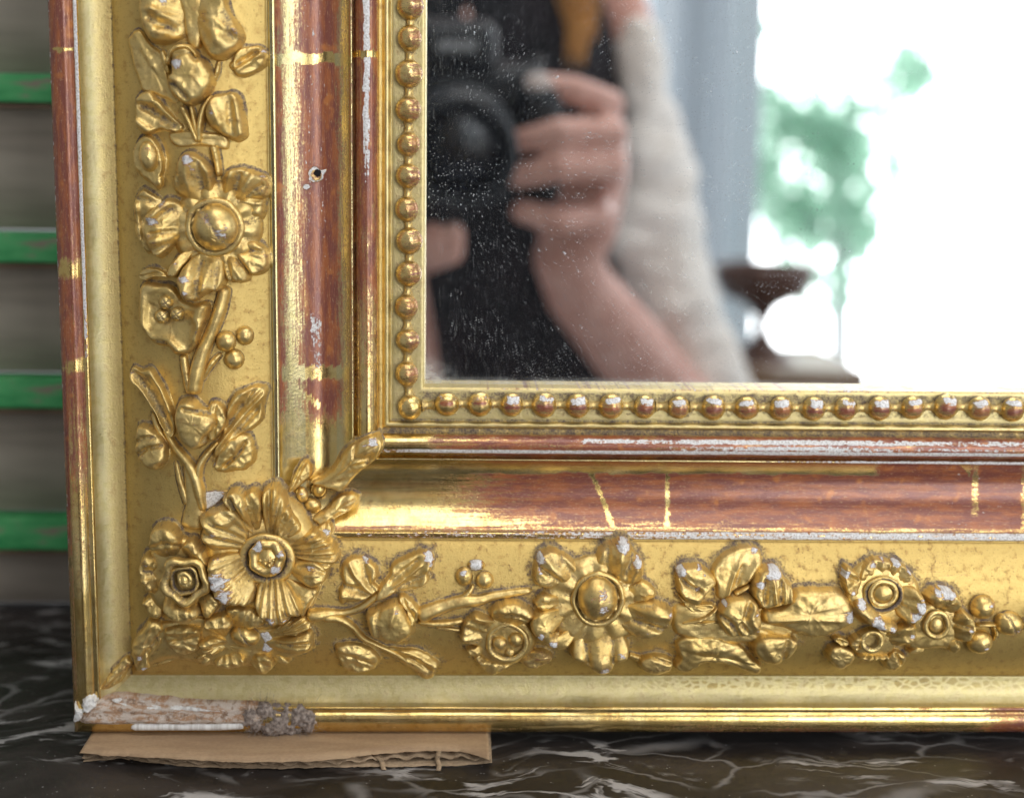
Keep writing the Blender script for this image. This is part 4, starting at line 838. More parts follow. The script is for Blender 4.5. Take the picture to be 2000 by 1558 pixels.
relief('leaf', M_, [(1624, 1243), (1640, 1239), (1657, 1252), (1642, 1259)], 26)
# berries at the right edge
ball('berry', M_, 1921, 1186, 25, 25, white=[(12, 8, 8, .6)], bole=.25)
ball('berry', M_, 1915, 1254, 26, 25, lift=2, white=[(8, -8, 9, .5)], rot=.3)
ball('berry', M_, 1973, 1218, 30, 25, white=[(16, -8, 9, .45)], seam=1, rot=-.2)
ball('berry', M_, 2034, 1196, 26, 24); ball('berry', M_, 2040, 1250, 24, 24)
stem('stem', M_, [(1906, 1219, 8), (1924, 1218, 9), (1944, 1220, 8), (1960, 1230, 8)], 18)
stem('stem', M_, [(1938, 1220, 7), (1944, 1234, 9), (1938, 1250, 7)], 16)
stem('stem', M_, [(1996, 1222, 14), (2080, 1216, 20), (2200, 1220, 26)], 20)

# ---- string of beads
def bead_mesh(kind, sd):
    r_ = np.random.default_rng(sd); nu, nv = 28, 18
    sx, sz = 24.5+r_.uniform(-1, 1), 25+r_.uniform(-1, 1)
    ph, th = [q.ravel() for q in np.meshgrid(np.pi*np.arange(nv+1)/nv, 2*np.pi*np.arange(nu)/nu, indexing='ij')]
    a, b, c_ = np.sin(ph)*np.cos(th), np.sin(ph)*np.sin(th), np.cos(ph)
    dk = 1+.08*(fbm(a*1.6+sd, b*1.6+c_, sd+3)-.5); V = np.stack([a*sx*dk*P, -c_*23*dk*P, b*sz*dk*P], 1); st = np.stack([a*25+sd*60, b*25+sd*31, 0*a], 1)
    nz = fbm(a*2.5+sd*3.3, b*2.5, sd); ge = 0*a
    if kind == 'stile': bo = .30+.26*sst(-.5, .45, a)*sst(1.0, .6, np.abs(b))+.10*(nz-.5)
    elif kind == 'rail':
        bo = .22+.52*np.exp(-((b+.05)/.45)**2)*sst(.95, .45, np.abs(a))*sst(0, .3, c_)
        ge = r_.uniform(.72, 1.05)*np.exp(-((b-r_.uniform(.40, .62)-.15*a*r_.uniform(-1, 1))/r_.uniform(.22, .36))**2)*sst(.80, .40, np.abs(a-r_.uniform(-.12, .12)))*(c_ > -.1)*(.72+.55*nz)
    elif kind == 'half':
        bo = .1+.7*np.exp(-((b-.25)/.30)**2)*sst(.75, .4, np.abs(a))*(c_ > .1); ge = .42*np.exp(-((b-.6)/.2)**2)
    else: bo = .1+.4*np.exp(-((a-.3)/.3)**2-((b-.1)/.4)**2)
    at_ = dict(bole=bo, gesso=ge, matte=np.full_like(a, .22), dust=np.where(c_ < .08, .75, .38*np.clip(.42-c_, 0, 1)/.34))
    f = []
    for i in range(nv):
        for j in range(nu):
            a, b = i*nu+j, i*nu+(j+1) % nu; f.append((a, b, b+nu, a+nu))
    me = bpy.data.meshes.new('bead'); me.from_pydata(V.tolist() if hasattr(V, 'tolist') else V, [], f); me.polygons.foreach_set('use_smooth', [True]*len(me.polygons))
    for k in NA:
        at2 = me.attributes.new(k, 'FLOAT', 'POINT'); at2.data.foreach_set('value', np.array(at_[k], np.float32))
    at2 = me.attributes.new('st', 'FLOAT_VECTOR', 'POINT'); at2.data.foreach_set('vector', np.array(st, np.float32).ravel())
    me.materials.append(GILD); return me
def link_mesh(vert):
    V = []; n = 12; L = 10
    for i in range(L+1):
        u = i/L*2-1; r = 7.0+5.5*abs(u)**2.2
        for j in range(n):
            th = 2*math.pi*j/n; a, b = math.cos(th)*r, math.sin(th)*r*.9
            V.append((a*P, -(b)*P, u*12*P) if vert else (u*12*P, -b*P, a*P))
    f = [(i*n+j, i*n+(j+1) % n, (i+1)*n+(j+1) % n, (i+1)*n+j) for i in range(L) for j in range(n)]
    me = bpy.data.meshes.new('bead_link'); me.from_pydata(V, [], f); me.polygons.foreach_set('use_smooth', [True]*len(me.polygons))
    VV = np.array(V)/P
    for k, v in (('bole', .1), ('gesso', 0), ('dust', .42), ('matte', .5)):
        a = me.attributes.new(k, 'FLOAT', 'POINT'); a.data.foreach_set('value', np.full(len(V), v, np.float32))
    a = me.attributes.new('st', 'FLOAT_VECTOR', 'POINT'); a.data.foreach_set('vector', np.stack([VV[:, 0]+VV[:, 1], VV[:, 2]+VV[:, 1], 0*VV[:, 0]], 1).astype(np.float32).ravel())
    me.materials.append(GILD); return me
BM = {k: [bead_mesh(k, s+i) for i in range(c_)] for k, c_, s in (('stile', 5, 11), ('rail', 9, 31), ('half', 2, 51), ('plain', 1, 61))}
LKV, LKH = link_mesh(True), link_mesh(False)
def bead(me, X, Z, w, rz=0.0, s=1.0, name='bead'):
    o = bpy.data.objects.new(name, me); put(o, mirror, wp(X, Z, w)); o.rotation_euler = (0, rz, 0); o.scale = (s, s, s); return o
colpx = [(801, 12), (800, 74), (798.4, 144), (797, 214), (797.4, 282), (797, 344), (794, 409), (799.4, 471), (798, 535), (793.5, 600), (796, 666), (794.4, 731)]
rowpx = [(872.5, 791), (937, 791), (1000, 792), (1063, 792.5), (1129, 794), (1194, 795), (1260, 796), (1327, 797), (1394, 797.5), (1460, 798), (1527, 799), (1591, 799.5), (1653, 799.5), (1720, 799), (1784, 797.5), (1850, 795.5), (1916, 799), (1980, 801)]
cpos = [tuple(float(v) for v in at(x, y, 18)) for x, y in colpx]; rpos = [tuple(float(v) for v in at(x, y, 18)) for x, y in rowpx]
corner = tuple(float(v) for v in at(800.5, 797, 18))
top = cpos[0]; cpos = [(top[0], top[1]+65*k) for k in range(6, 0, -1)]+cpos
endr = rpos[-1]; rpos += [(endr[0]+66*k, endr[1]) for k in range(1, 7)]
bead(BM['plain'][0], corner[0], corner[1], 8)
for i, (X, Z) in enumerate(cpos): bead(BM['stile'][i*3 % 5], X, Z, 8, random.uniform(-.15, .15), random.uniform(.93, 1.05))
for i, (X, Z) in enumerate(rpos): bead(BM['half'][i % 2] if i < 2 else BM['rail'][i*5 % 9], X, Z, 8, random.uniform(-.12, .12), random.uniform(.91, 1.06))
seq = cpos+[corner]
for a, b in zip(seq[:-1], seq[1:]): bead(LKV, (a[0]+b[0])/2, (a[1]+b[1])/2, 4, math.atan2(b[0]-a[0], b[1]-a[1]), 1, 'bead_link')
seq = [corner]+rpos
for a, b in zip(seq[:-1], seq[1:]): bead(LKH, (a[0]+b[0])/2, (a[1]+b[1])/2, 4, -math.atan2(b[1]-a[1], b[0]-a[0]), 1, 'bead_link')

# ---- worm or nail hole with chipped edge
black = simple('hole_shade', (0.004, 0.003, 0.003), rough=.9)
hole = relief('screw_hole', M_, [(604, 345), (606, 331), (618, 327), (626, 333), (637, 331), (632, 342), (627, 352), (616, 355), (607, 352)], 2.0, k=.35, edge=.3, white=[(620, 340, 40, 1.0)], grime=.15, lift=.4)
relief('hole_wall', hole, oval(618, 342, 10, 10, 10), 1.2, lift=2.4, k=.2, grime=.05, bole=.5)
relief('hole_shade_disc', hole, oval(620.5, 338, 6.5, 6.5, 10), 1.2, lift=3.8, k=.2, grime=.02, mat=black)  # raised black disc: the shade inside the hole is painted, nothing is bored
relief('gesso_chip', M_, oval(599, 365, 6, 5, 8), 1.2, lift=.2, k=.4, white=[(599, 365, 20, 1)], grime=.1)

# ---- settled dust on the moulding round the garland
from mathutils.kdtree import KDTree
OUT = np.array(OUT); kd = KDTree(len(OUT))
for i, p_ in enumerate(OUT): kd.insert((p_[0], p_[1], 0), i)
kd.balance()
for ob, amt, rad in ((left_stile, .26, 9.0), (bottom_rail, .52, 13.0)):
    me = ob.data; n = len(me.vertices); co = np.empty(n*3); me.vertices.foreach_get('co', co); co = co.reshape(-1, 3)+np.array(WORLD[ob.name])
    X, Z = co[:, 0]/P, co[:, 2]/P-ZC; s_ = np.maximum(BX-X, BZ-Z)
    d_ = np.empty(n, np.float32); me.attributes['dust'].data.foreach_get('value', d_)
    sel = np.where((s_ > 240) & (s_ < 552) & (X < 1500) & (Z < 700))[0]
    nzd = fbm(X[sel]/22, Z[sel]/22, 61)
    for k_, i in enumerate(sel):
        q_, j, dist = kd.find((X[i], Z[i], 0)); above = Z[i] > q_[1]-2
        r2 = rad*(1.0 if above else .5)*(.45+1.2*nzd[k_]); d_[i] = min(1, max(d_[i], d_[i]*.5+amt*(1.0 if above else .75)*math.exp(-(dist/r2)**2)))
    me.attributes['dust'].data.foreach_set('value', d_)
# ------------------------------------------------------------------ damaged foot of the rim
def raw_mat():
    t = NT('bare_gesso_and_wood'); st = t.attr('st', True)
    a = t.noise(t.scale(st, .035, .09, 1), 1, 4, .6); b = t.noise(t.scale(st, .3, .3, 1), 1, 3, .6)
    c = t.mix(t.step(a, .42, .56), (0.40, 0.235, 0.135), (0.55, 0.46, 0.39))
    c = t.mix(t.step(t.noise(t.scale(st, .05, .07, 1, (9, 9, 0)), 1, 3, .6), .52, .64), c, (0.26, 0.165, 0.105))
    c = t.mix(t.math('MULTIPLY', t.step(b, .5, .7), .5), c, (0.66, 0.62, 0.58))
    t.bsdf(Base_Color=c, Roughness=.8, Normal=t.bump(t.math('ADD', a, b), 2*P, .8)); return t.m
def gesso_mat():
    t = NT('white_gesso'); st = t.attr('st', True)
    b = t.noise(t.scale(st, .12, .12, 1), 1, 4, .6)
    t.bsdf(Base_Color=t.mix(t.step(b, .35, .6), (0.55, 0.52, 0.49), (0.80, 0.79, 0.77)), Roughness=.75, Normal=t.bump(b, 1.5*P, .6)); return t.m
RAW, GES = raw_mat(), gesso_mat()
relief('bare_patch', M_, [(158, 1405), (172, 1385), (196, 1366), (228, 1361), (262, 1363), (320, 1369), (380, 1373), (450, 1374), (505, 1376), (512, 1392), (500, 1408), (430, 1410), (300, 1410), (200, 1411)], 9, k=.5, lift=0, mat=RAW, rough=2.2, N=110, grime=.25, c=(330, 1392))
relief('gesso_chip', M_, [(216, 1364), (240, 1360), (262, 1364), (300, 1370), (345, 1372), (420, 1376), (470, 1378), (440, 1383), (340, 1380), (270, 1377), (240, 1372)], 12, k=.6, mat=GES, rough=2, N=90, grime=.2, c=(340, 1374))
relief('gesso_chip', M_, [(162, 1372), (170, 1361), (184, 1362), (188, 1376), (178, 1388), (164, 1390)], 11, k=.6, mat=GES, rough=2.2, grime=.2)
relief('gesso_chip', M_, [(143, 1404), (147, 1390), (146, 1372), (152, 1384), (161, 1388), (158, 1402), (150, 1408)], 12, k=.6, mat=GES, rough=2, grime=.2)
def bar(name, pts, hh, w0, dep, m, parent):
    """broken edge of gesso: a thick strip with an uneven face"""
    q = catmull(pts, 60, False); V = []; st = []
    sh = hh*np.interp(np.linspace(0, 1, 60), [0, .03, .97, 1], [.5, 1, .95, .7])
    prf = [(-1, -1), (-1, .2), (-.8, .8), (-.3, 1), (.4, 1), (.85, .7), (1, 0), (1, -1)]
    for i, (x, y) in enumerate(q):
        X, Z = [float(v) for v in at(x, y, w0)]
        for k, (a, b) in enumerate(prf):
            nz = float(vnoise(i/2.5, k*1.7, 5))-.5
            V.append(((X)*P, -(w0+dep*b*.5+nz*2.5)*P, (Z-a*sh[i]+nz*1.2+ZC)*P)); st.append((X, Z, 0))
    n = len(prf); f = [(i*n+j, (i+1)*n+j, (i+1)*n+j+1, i*n+j+1) for i in range(59) for j in range(n-1)]
    f += [tuple(range(n)), tuple(reversed(range(59*n, 60*n)))]
    return build(name, V, f, m, parent, vec=dict(st=st))
bar('gesso_edge', [(259, 1416), (300, 1416), (360, 1416), (420, 1416), (476, 1414)], 8, 66, 26, GES, mirror)

# ------------------------------------------------------------------ marble shelf
def ground(x, y, Zp):
    """point of a level Zp (units) seen at a measured point -> X, w"""
    dx = CF[0]*F+CR[0]*(x-PW/2)-CU[0]*(y-PH/2); dy = CF[1]*F+CR[1]*(x-PW/2)-CU[1]*(y-PH/2); dz = CF[2]*F+CR[2]*(x-PW/2)-CU[2]*(y-PH/2)
    k = Zp/dz; return dx*k, F-dy*k
WALLW = -770
o = slab('marble_shelf', -.75, .75, -1150*P, -WALLW*P+.02, -.03, 0, marble_mat(), None, .004)
tag(o, 'polished near-black marble shelf with white veins and flecks', None, None, 'structure')

# ------------------------------------------------------------------ cardboard pad under the corner
def card_mat(name, c1, c2):
    t = NT(name); ob = t.obj(); n1 = t.noise(t.scale(ob, 25, 160, 100), 1, 4, .6); n2 = t.noise(t.scale(ob, 900, 900, 900), 1, 2)
    t.bsdf(Base_Color=t.mix(t.step(t.math('ADD', t.math('MULTIPLY', n1, .7), t.math('MULTIPLY', n2, .3)), .35, .65), c1, c2), Roughness=.85, Normal=t.bump(n2, .00008, .5)); return t.m
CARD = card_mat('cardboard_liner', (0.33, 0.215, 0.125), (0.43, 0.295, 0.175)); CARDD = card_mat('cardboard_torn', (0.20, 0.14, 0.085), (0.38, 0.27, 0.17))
card = empty('cardboard_pad', (ground(560, 1470, -ZC)[0]*P, -60*P, 0), 'torn strip of brown corrugated cardboard under the mirror corner', 'cardboard')
def sheet(name, frontpx, Ztop, th, m, backw, wave=0, x0=None, x1=None, ragged=1.2):
    fx = np.array([ground(x, y, Ztop) for x, y in frontpx]); N = 150
    xs = np.linspace(fx[0, 0], fx[-1, 0], N); wf = np.interp(xs, fx[:, 0], fx[:, 1])+(fbm(xs/5, xs*0, 4+int(th*9))-.5)*5*ragged+(fbm(xs/28, xs*0+3, 8)-.5)*6*ragged
    rows = 9; V = []; nzz = [fbm(xs/40, xs*0+j/8*3, 3) for j in range(9)]; nz2 = vnoise(xs/26, xs*0+.5, 6)
    for j in range(rows):
        u = j/(rows-1)
        for i in range(N):
            w = backw+(wf[i]-backw)*u
            z = Ztop+(3.2*math.sin(xs[i]/7.0) if wave else 0)+(nzz[j][i]-.5)*(2.0 if not wave else .6)+(0 if wave else -1.8*max(0, u-.7)/.3*nz2[i])
            V.append((xs[i]*P, -w*P, (z+ZC)*P))
    f = [(j*N+i, j*N+i+1, (j+1)*N+i+1, (j+1)*N+i) for j in range(rows-1) for i in range(N-1)]
    ob = build(name, V, f, m, card); md = ob.modifiers.new('thickness', 'SOLIDIFY'); md.thickness = th*P; md.offset = 1 if False else -1
    return ob
topfront = [(156, 1469), (200, 1474), (290, 1478), (350, 1481), (470, 1487), (560, 1487), (620, 1485), (680, 1479), (722, 1473), (790, 1467), (845, 1465), (897, 1465), (930, 1474), (956, 1484)]
botfront = [(162, 1487), (200, 1483), (232, 1479), (290, 1487), (365, 1495), (470, 1498), (560, 1500), (620, 1497), (775, 1496), (900, 1493), (961, 1489)]
midfront = [(160, 1478), (232, 1477), (365, 1488), (470, 1492), (620, 1491), (775, 1481), (900, 1478), (959, 1486)]
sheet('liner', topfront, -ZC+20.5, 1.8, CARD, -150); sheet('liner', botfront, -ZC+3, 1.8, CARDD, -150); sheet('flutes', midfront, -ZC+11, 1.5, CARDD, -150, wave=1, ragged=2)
def torn(pts):
    V = []
    for x, y, z in pts:
        X, w = ground(x, y, z)
        for s_ in (-1, 1): V.append(((X+s_*4.5)*P, -w*P, (z+ZC)*P))
    f = [(2*i, 2*i+1, 2*i+3, 2*i+2) for i in range(len(pts)-1)]
    ob = build('torn_strip', V, f, CARDD, card); md = ob.modifiers.new('thickness', 'SOLIDIFY'); md.thickness = 1.5*P
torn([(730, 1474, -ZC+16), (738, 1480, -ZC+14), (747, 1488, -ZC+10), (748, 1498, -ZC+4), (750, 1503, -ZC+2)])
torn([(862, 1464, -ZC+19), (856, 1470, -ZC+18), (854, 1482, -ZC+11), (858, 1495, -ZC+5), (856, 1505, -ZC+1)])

# ------------------------------------------------------------------ fuzzy clump of dust
def dust_mat():
    t = NT('grey_dust'); n1 = t.noise(t.scale(t.obj(), 900, 900, 900), 1, 3, .6)
    t.bsdf(Base_Color=t.mix(t.step(n1, .35, .65), (0.17, 0.135, 0.115), (0.38, 0.315, 0.275)), Roughness=1.0); return t.m
DUST = dust_mat()
def remesh(name, balls, voxel, m, parent=None, smooth=3, loc=None, disp=None, squash=None):
    ph, th = np.meshgrid(np.pi*np.arange(1, 9)/9, 2*np.pi*np.arange(14)/14, indexing='ij')
    tv = np.vstack([[(0, 0, 1)], np.stack([np.sin(ph)*np.cos(th), np.sin(ph)*np.sin(th), np.cos(ph)], -1).reshape(-1, 3), [(0, 0, -1)]])
    tf = [(0, 1+j, 1+(j+1) % 14) for j in range(14)]+[(113, 99+(j+1) % 14, 99+j) for j in range(14)]
    tq = [(1+i*14+j, 15+i*14+j, 15+i*14+(j+1) % 14, 1+i*14+(j+1) % 14) for i in range(7) for j in range(14)]
    allv = np.concatenate([tv*r_+np.array(p_) for p_, r_ in balls]); nf = tf+tq
    me = bpy.data.meshes.new(name); me.from_pydata(allv.tolist(), [], [tuple(v+k*114 for v in q) for k in range(len(balls)) for q in nf])
    tmp = bpy.data.objects.new('tmp', me); sc.collection.objects.link(tmp)
    md = tmp.modifiers.new('r', 'REMESH'); md.mode = 'VOXEL'; md.voxel_size = voxel
    md = tmp.modifiers.new('s', 'SMOOTH'); md.factor = .5; md.iterations = smooth
    bpy.context.view_layer.update()
    ev = tmp.evaluated_get(bpy.context.evaluated_depsgraph_get()); me2 = bpy.data.meshes.new_from_object(ev)
    n = len(me2.vertices); co = np.empty(n*3); me2.vertices.foreach_get('co', co); co = co.reshape(-1, 3)
    nr = np.empty(n*3); me2.vertices.foreach_get('normal', nr); nr = nr.reshape(-1, 3)
    if disp is not None: co = co+nr*disp(co)[:, None]
    bpy.data.objects.remove(tmp); bpy.data.meshes.remove(me)
    c = np.array(loc) if loc is not None else co.mean(0)
    me2.vertices.foreach_set('co', (co-c).ravel()); me2.name = name
    me2.polygons.foreach_set('use_smooth', [True]*len(me2.polygons)); me2.materials.clear(); me2.materials.append(m); me2.update()
    ob = bpy.data.objects.new(name, me2); put(ob, parent, Vector(c)); return ob
balls = []
for i in range(70):
    u = i/69; x = 482+u*124; y = 1401+random.uniform(-20, 20); w = 60+random.uniform(-10, 8)
    X, Z = at(x, y, w); balls.append((wp(float(X), float(Z), w), (11+6*random.random())*P))
clump = remesh('dust_clump', balls, 2.2*P, DUST, None, 2, disp=lambda c: (fbm(c[:, 0]/P/5+c[:, 1]/P/6, c[:, 2]/P/5, 77)-.5)*9*P)
tag(clump, 'fuzzy grey clump of dust clinging to the damaged bottom rim', 'dust')
V = []; f = []
me = clump.data; vi = [me.vertices[random.randrange(len(me.vertices))] for _ in range(900)]
for v in vi:
    p = np.array(v.co)+np.array(WORLD[clump.name]); d = np.array(v.normal)+rng.normal(0, .9, 3); d /= np.linalg.norm(d)
    L = random.uniform(6, 20)*P; side = np.cross(d, rng.normal(0, 1, 3)); side /= np.linalg.norm(side)+1e-9; cv = rng.normal(0, .5, 3); b0 = len(V)
    for k in range(4):
        q = p+d*L*k/3+cv*L*(k/3)**2*.6
        V += [q-side*.28*P, q+side*.28*P]
    f += [(b0+2*k, b0+2*k+1, b0+2*k+3, b0+2*k+2) for k in range(3)]
ob = build('fibres', V, f, DUST, clump); ob['kind'] = 'stuff'

# ------------------------------------------------------------------ slatted panel behind
wood_g = simple('weathered_board', (0.36, 0.31, 0.25), (0.60, 0.53, 0.44), .75, (6, 30, 55))
def green_mat():
    t = NT('green_paint'); ob = t.obj(); n1 = t.noise(t.scale(ob, 30, 60, 120), 1, 4, .6)
    c = t.mix(t.step(n1, .40, .62), (0.045, 0.40, 0.12), (0.13, 0.62, 0.22)); c = t.mix(t.step(n1, .60, .68), c, (0.42, 0.36, 0.27))
    t.bsdf(Base_Color=c, Roughness=.5); return t.m
GREEN = green_mat()
sh = empty('slatted_panel', (at(0, 1180, WALLW)[0]*P, -WALLW*P, .0), 'slatted wooden panel with green painted edges standing behind the mirror', 'panel')
gy = [(-170, -112), (145, 201), (455, 512), (738, 795), (1012, 1070)]
xa, xb = float(at(-900, 600, WALLW)[0])*P, float(at(620, 600, WALLW)[0])*P
zz = [tuple((float(at(60, y, WALLW)[1])+ZC)*P for y in g) for g in gy]
for i, (za, zb) in enumerate(zz):
    znext = zz[i+1][0] if i+1 < len(zz) else .001
    v = []
    yb = -WALLW*P
    for x in (xa, xb):
        v += [(x, yb, zb-.0006), (x, yb+.016, zb-.0006), (x, yb+.022, znext+.001), (x, yb+.010, znext+.001)]
    bd_ = build('slat', v, [(0, 3, 2, 1), (4, 5, 6, 7), (0, 4, 7, 3), (1, 2, 6, 5), (0, 1, 5, 4), (3, 7, 6, 2)], wood_g, sh, smooth=False)
    e_ = slab('painted_edge', xa, xb, yb-.003, yb+.014, zb, za, GREEN, bd_, .0004)
    l_ = slab('edge_lip', xa, xb, yb-.002, yb+.012, zb-.0022, zb-.0004, simple('pale_raw_edge', (0.30, 0.22, 0.14), (0.22, 0.15, 0.1), .8), bd_)

# ------------------------------------------------------------------ what the glass shows: photographer
skin = simple('skin', (0.62, 0.32, 0.255), (0.74, 0.43, 0.36), .5, (60, 60, 60))
nailm = simple('fingernail', (0.72, 0.60, 0.56), rough=.25)
blackm = simple('black_camera', (0.004, 0.006, 0.011), (0.008, 0.012, 0.02), .5, (300, 300, 300))
cloth_b = simple('black_jersey', (0.005, 0.006, 0.010), (0.014, 0.010, 0.015), .9, (30, 30, 12))
def beige_mat():
    t = NT('beige_knit'); ob = t.obj(); n1 = t.noise(t.scale(ob, 70, 70, 300), 1, 3, .6); n2 = t.noise(t.scale(ob, 9, 9, 22, (3, 1, 0)), 1, 3, .6)
    c = t.mix(t.step(n2, .35, .65), (0.86, 0.81, 0.76), (0.92, 0.89, 0.86))
    t.bsdf(Base_Color=t.mix(t.math('MULTIPLY', n1, .3), c, (0.74, 0.68, 0.63)), Roughness=.95, Normal=t.bump(n1, .0012, .7)); return t.m
hairm = simple('auburn_hair', (0.48, 0.20, 0.045), (0.72, 0.36, 0.09), .4, (400, 400, 20))
def chain(*pts, n=9):
    out = []
    for (a, ra), (b, rb) in zip(pts[:-1], pts[1:]):
        k = max(3, int((a-b).length/(min(ra, rb)*.45))+1)
        for i in range(k): out.append((a.lerp(b, i/k), ra+(rb-ra)*i/k))
    return out+[pts[-1]]
fr_ = front
person = empty('person', front(900, 2200, .80), 'person in a black top and beige cardigan, seen in the glass holding a camera', 'person')
m_ = lambda x, y, z: front(x, y, z)
balls = []
# torso, neck, head
for xo in (-70, 60): balls += chain((m_(890+xo, 1500, .88), .12), (m_(890+xo, 900, .88), .12), (m_(890+xo, 420, .88), .115), (m_(895+xo, 120, .885), .10))
balls += chain((m_(640, 30, .88), .055), (m_(890, -10, .89), .07), (m_(1160, 0, .88), .045), (m_(1205, 45, .865), .032))
balls += chain((m_(900, -60, .89), .06), (m_(905, -330, .87), .052))
hc = m_(905, -520, .85)
balls += [(hc+Vector((0, 0, .02)), .082), (hc+Vector((0, .01, -.03)), .07), (hc+Vector((0, .03, -.075)), .045), (hc+Vector((0, -.02, .03)), .085)]
balls += chain((hc+Vector((0, .075, .01)), .009), (hc+Vector((0, .092, -.02)), .012))                       # nose
balls += [(hc+Vector((s_*.078, -.005, -.015)), .018) for s_ in (-1, 1)]                                    # ears
balls += chain((hc+Vector((-.02, .066, -.055)), .009), (hc+Vector((.02, .066, -.055)), .009))               # mouth
# right arm: shoulder, elbow, wrist
balls += chain((m_(1205, 45, .865), .032), (m_(1245, 110, .845), .017), (m_(1290, 420, .795), .026), (m_(1350, 760, .735), .024))
balls += chain((m_(1400, 860, .72), .028), (m_(1310, 775, .70), .030), (m_(1225, 680, .67), .0315), (m_(1135, 570, .63), .0275), (m_(1108, 505, .61), .0255))
# right hand on the grip
balls += chain((m_(1108, 505, .61), .0255), (m_(1140, 430, .607), .027), (m_(1165, 340, .602), .024), (m_(1172, 265, .598), .020))
balls += chain((m_(1100, 440, .605), .020), (m_(1130, 340, .605), .020))
balls += chain((m_(1178, 240, .595), .0120), (m_(1190, 205, .562), .0112), (m_(1118, 176, .541), .0102), (m_(1058, 166, .536), .0084))
balls += chain((m_(1190, 285, .592), .0120), (m_(1195, 262, .548), .0112), (m_(1095, 258, .524), .0102), (m_(1016, 276, .530), .0086))
balls += chain((m_(1190, 335, .592), .0120), (m_(1195, 325, .546), .0112), (m_(1090, 328, .522), .0102), (m_(1012, 345, .528), .0086))
balls += chain((m_(1170, 395, .592), .0120), (m_(1165, 425, .552), .0108), (m_(1090, 432, .528), .0096), (m_(1018, 412, .532), .0082))
balls += chain((m_(1120, 400, .62), .015), (m_(1060, 340, .640), .012), (m_(1010, 300, .642), .010))          # thumb behind the body
# left arm and supporting hand
balls += chain((m_(640, 30, .88), .046), (m_(560, 700, .86), .036), (m_(740, 1000, .80), .032), (m_(810, 790, .73), .024), (m_(800, 660, .66), .020), (m_(780, 545, .58), .019), (m_(765, 505, .535), .020))
for k, (x, y) in enumerate(((872, 456), (846, 468), (816, 474), (780, 480))):
    balls += chain((m_(800-10*k, 515, .535), .011), (m_(x+8-14*k, 492, .507), .0095), (m_(x-14*k+14, 456, .500), .008))
body = remesh('body', balls, .0028, skin, person, 3)
for nm, p, sx in (('fingernail', m_(1052, 163, .529), 1),):
    bm = bmesh.new(); bmesh.ops.create_uvsphere(bm, u_segments=12, v_segments=8, radius=.0075, matrix=Matrix.Diagonal((1.3, .4, .95, 1)))
    vv = np.array([v.co[:] for v in bm.verts])+np.array(p); ff = [[v.index for v in fa.verts] for fa in bm.faces]; bm.free(); build(nm, vv, ff, nailm, person)
for s_ in (-1, 1):
    bm = bmesh.new(); bmesh.ops.create_uvsphere(bm, u_segments=14, v_segments=10, radius=.0125)
    vv = np.array([v.co[:] for v in bm.verts])+np.array(hc+Vector((s_*.031, .070, .012))); ff = [[v.index for v in fa.verts] for fa in bm.faces]; bm.free()
    build('eye', vv, ff, simple('eye', (0.55, 0.53, 0.5), (0.05, 0.035, 0.03), .15, (50, 50, 50)), person)
# black top: a shell round the torso
tb = []
for xo in (-75, 100): tb += chain((m_(890+xo, 1560, .88), .134), (m_(890+xo, 900, .88), .132), (m_(890+xo, 420, .88), .128), (m_(890+xo, 150, .885), .112))
tb += chain((m_(640, 40, .88), .064), (m_(880, -20, .885), .088), (m_(1050, -40, .885), .075))
tb += chain((m_(640, 30, .88), .056), (m_(570, 560, .86), .05))
remesh('black_top', tb, .006, cloth_b, person, 4, disp=lambda c: (fbm(c[:, 0]*22, c[:, 2]*14+c[:, 1]*9, 5)-.5)*.016)
# beige cardigan sleeve hanging off the shoulder
tb = []
for (x0, y0, z0, r0), (x1, y1, z1, r1) in zip([(1240, 84, .845, 50), (1275, 250, .815, 60), (1294, 400, .79, 78), (1295, 500, .775, 96), (1330, 610, .755, 86), (1404, 740, .735, 62), (1450, 860, .73, 66)],
                                              [(1275, 250, .815, 60), (1294, 400, .79, 78), (1295, 500, .775, 96), (1330, 610, .755, 86), (1404, 740, .735, 62), (1450, 860, .73, 66), (1440, 1000, .74, 80)]):
    for i in range(8):
        u = i/8; z = z0+(z1-z0)*u; r = (r0+(r1-r0)*u)*(z+.465)/F
        tb.append((m_(x0+(x1-x0)*u, y0+(y1-y0)*u, z), r))
remesh('cardigan_sleeve', tb, .004, beige_mat(), person, 4, disp=lambda c: (fbm(c[:, 0]*30+c[:, 2]*18, c[:, 2]*40-c[:, 0]*20, 15)-.5)*.016)
# hair: loose locks and the cap of hair on the head
def strands(name, roots, tips, n, wid, m, parent, bow=.02, spread=.012):
    V = []; f = []
    for i in range(n):
        k = random.randrange(len(roots)); a = np.array(roots[k])+rng.normal(0, spread, 3); b = np.array(tips[k])+rng.normal(0, spread*.8, 3)
        bw = rng.normal(0, bow, 3); b0 = len(V); sd = np.array((1, .3*rng.normal(), 0)); sd /= np.linalg.norm(sd)
        for j in range(9):
            u = j/8; q = a+(b-a)*u+bw*math.sin(math.pi*u); wd = wid*(1-.6*u)
            V += [q-sd*wd, q+np.array((0, wd*.8, 0)), q+sd*wd, q-np.array((0, wd*.8, 0))]
        for j in range(8):
            for e in range(4): f.append((b0+4*j+e, b0+4*j+(e+1) % 4, b0+4*j+4+(e+1) % 4, b0+4*j+4+e))
    return build(name, V, f, m, parent)
strands('hair_lock', [m_(1110, -420, .83), m_(1130, -420, .83)], [m_(1128, 105, .76), m_(1140, 60, .765)], 130, .0016, hairm, person, .008, .007)
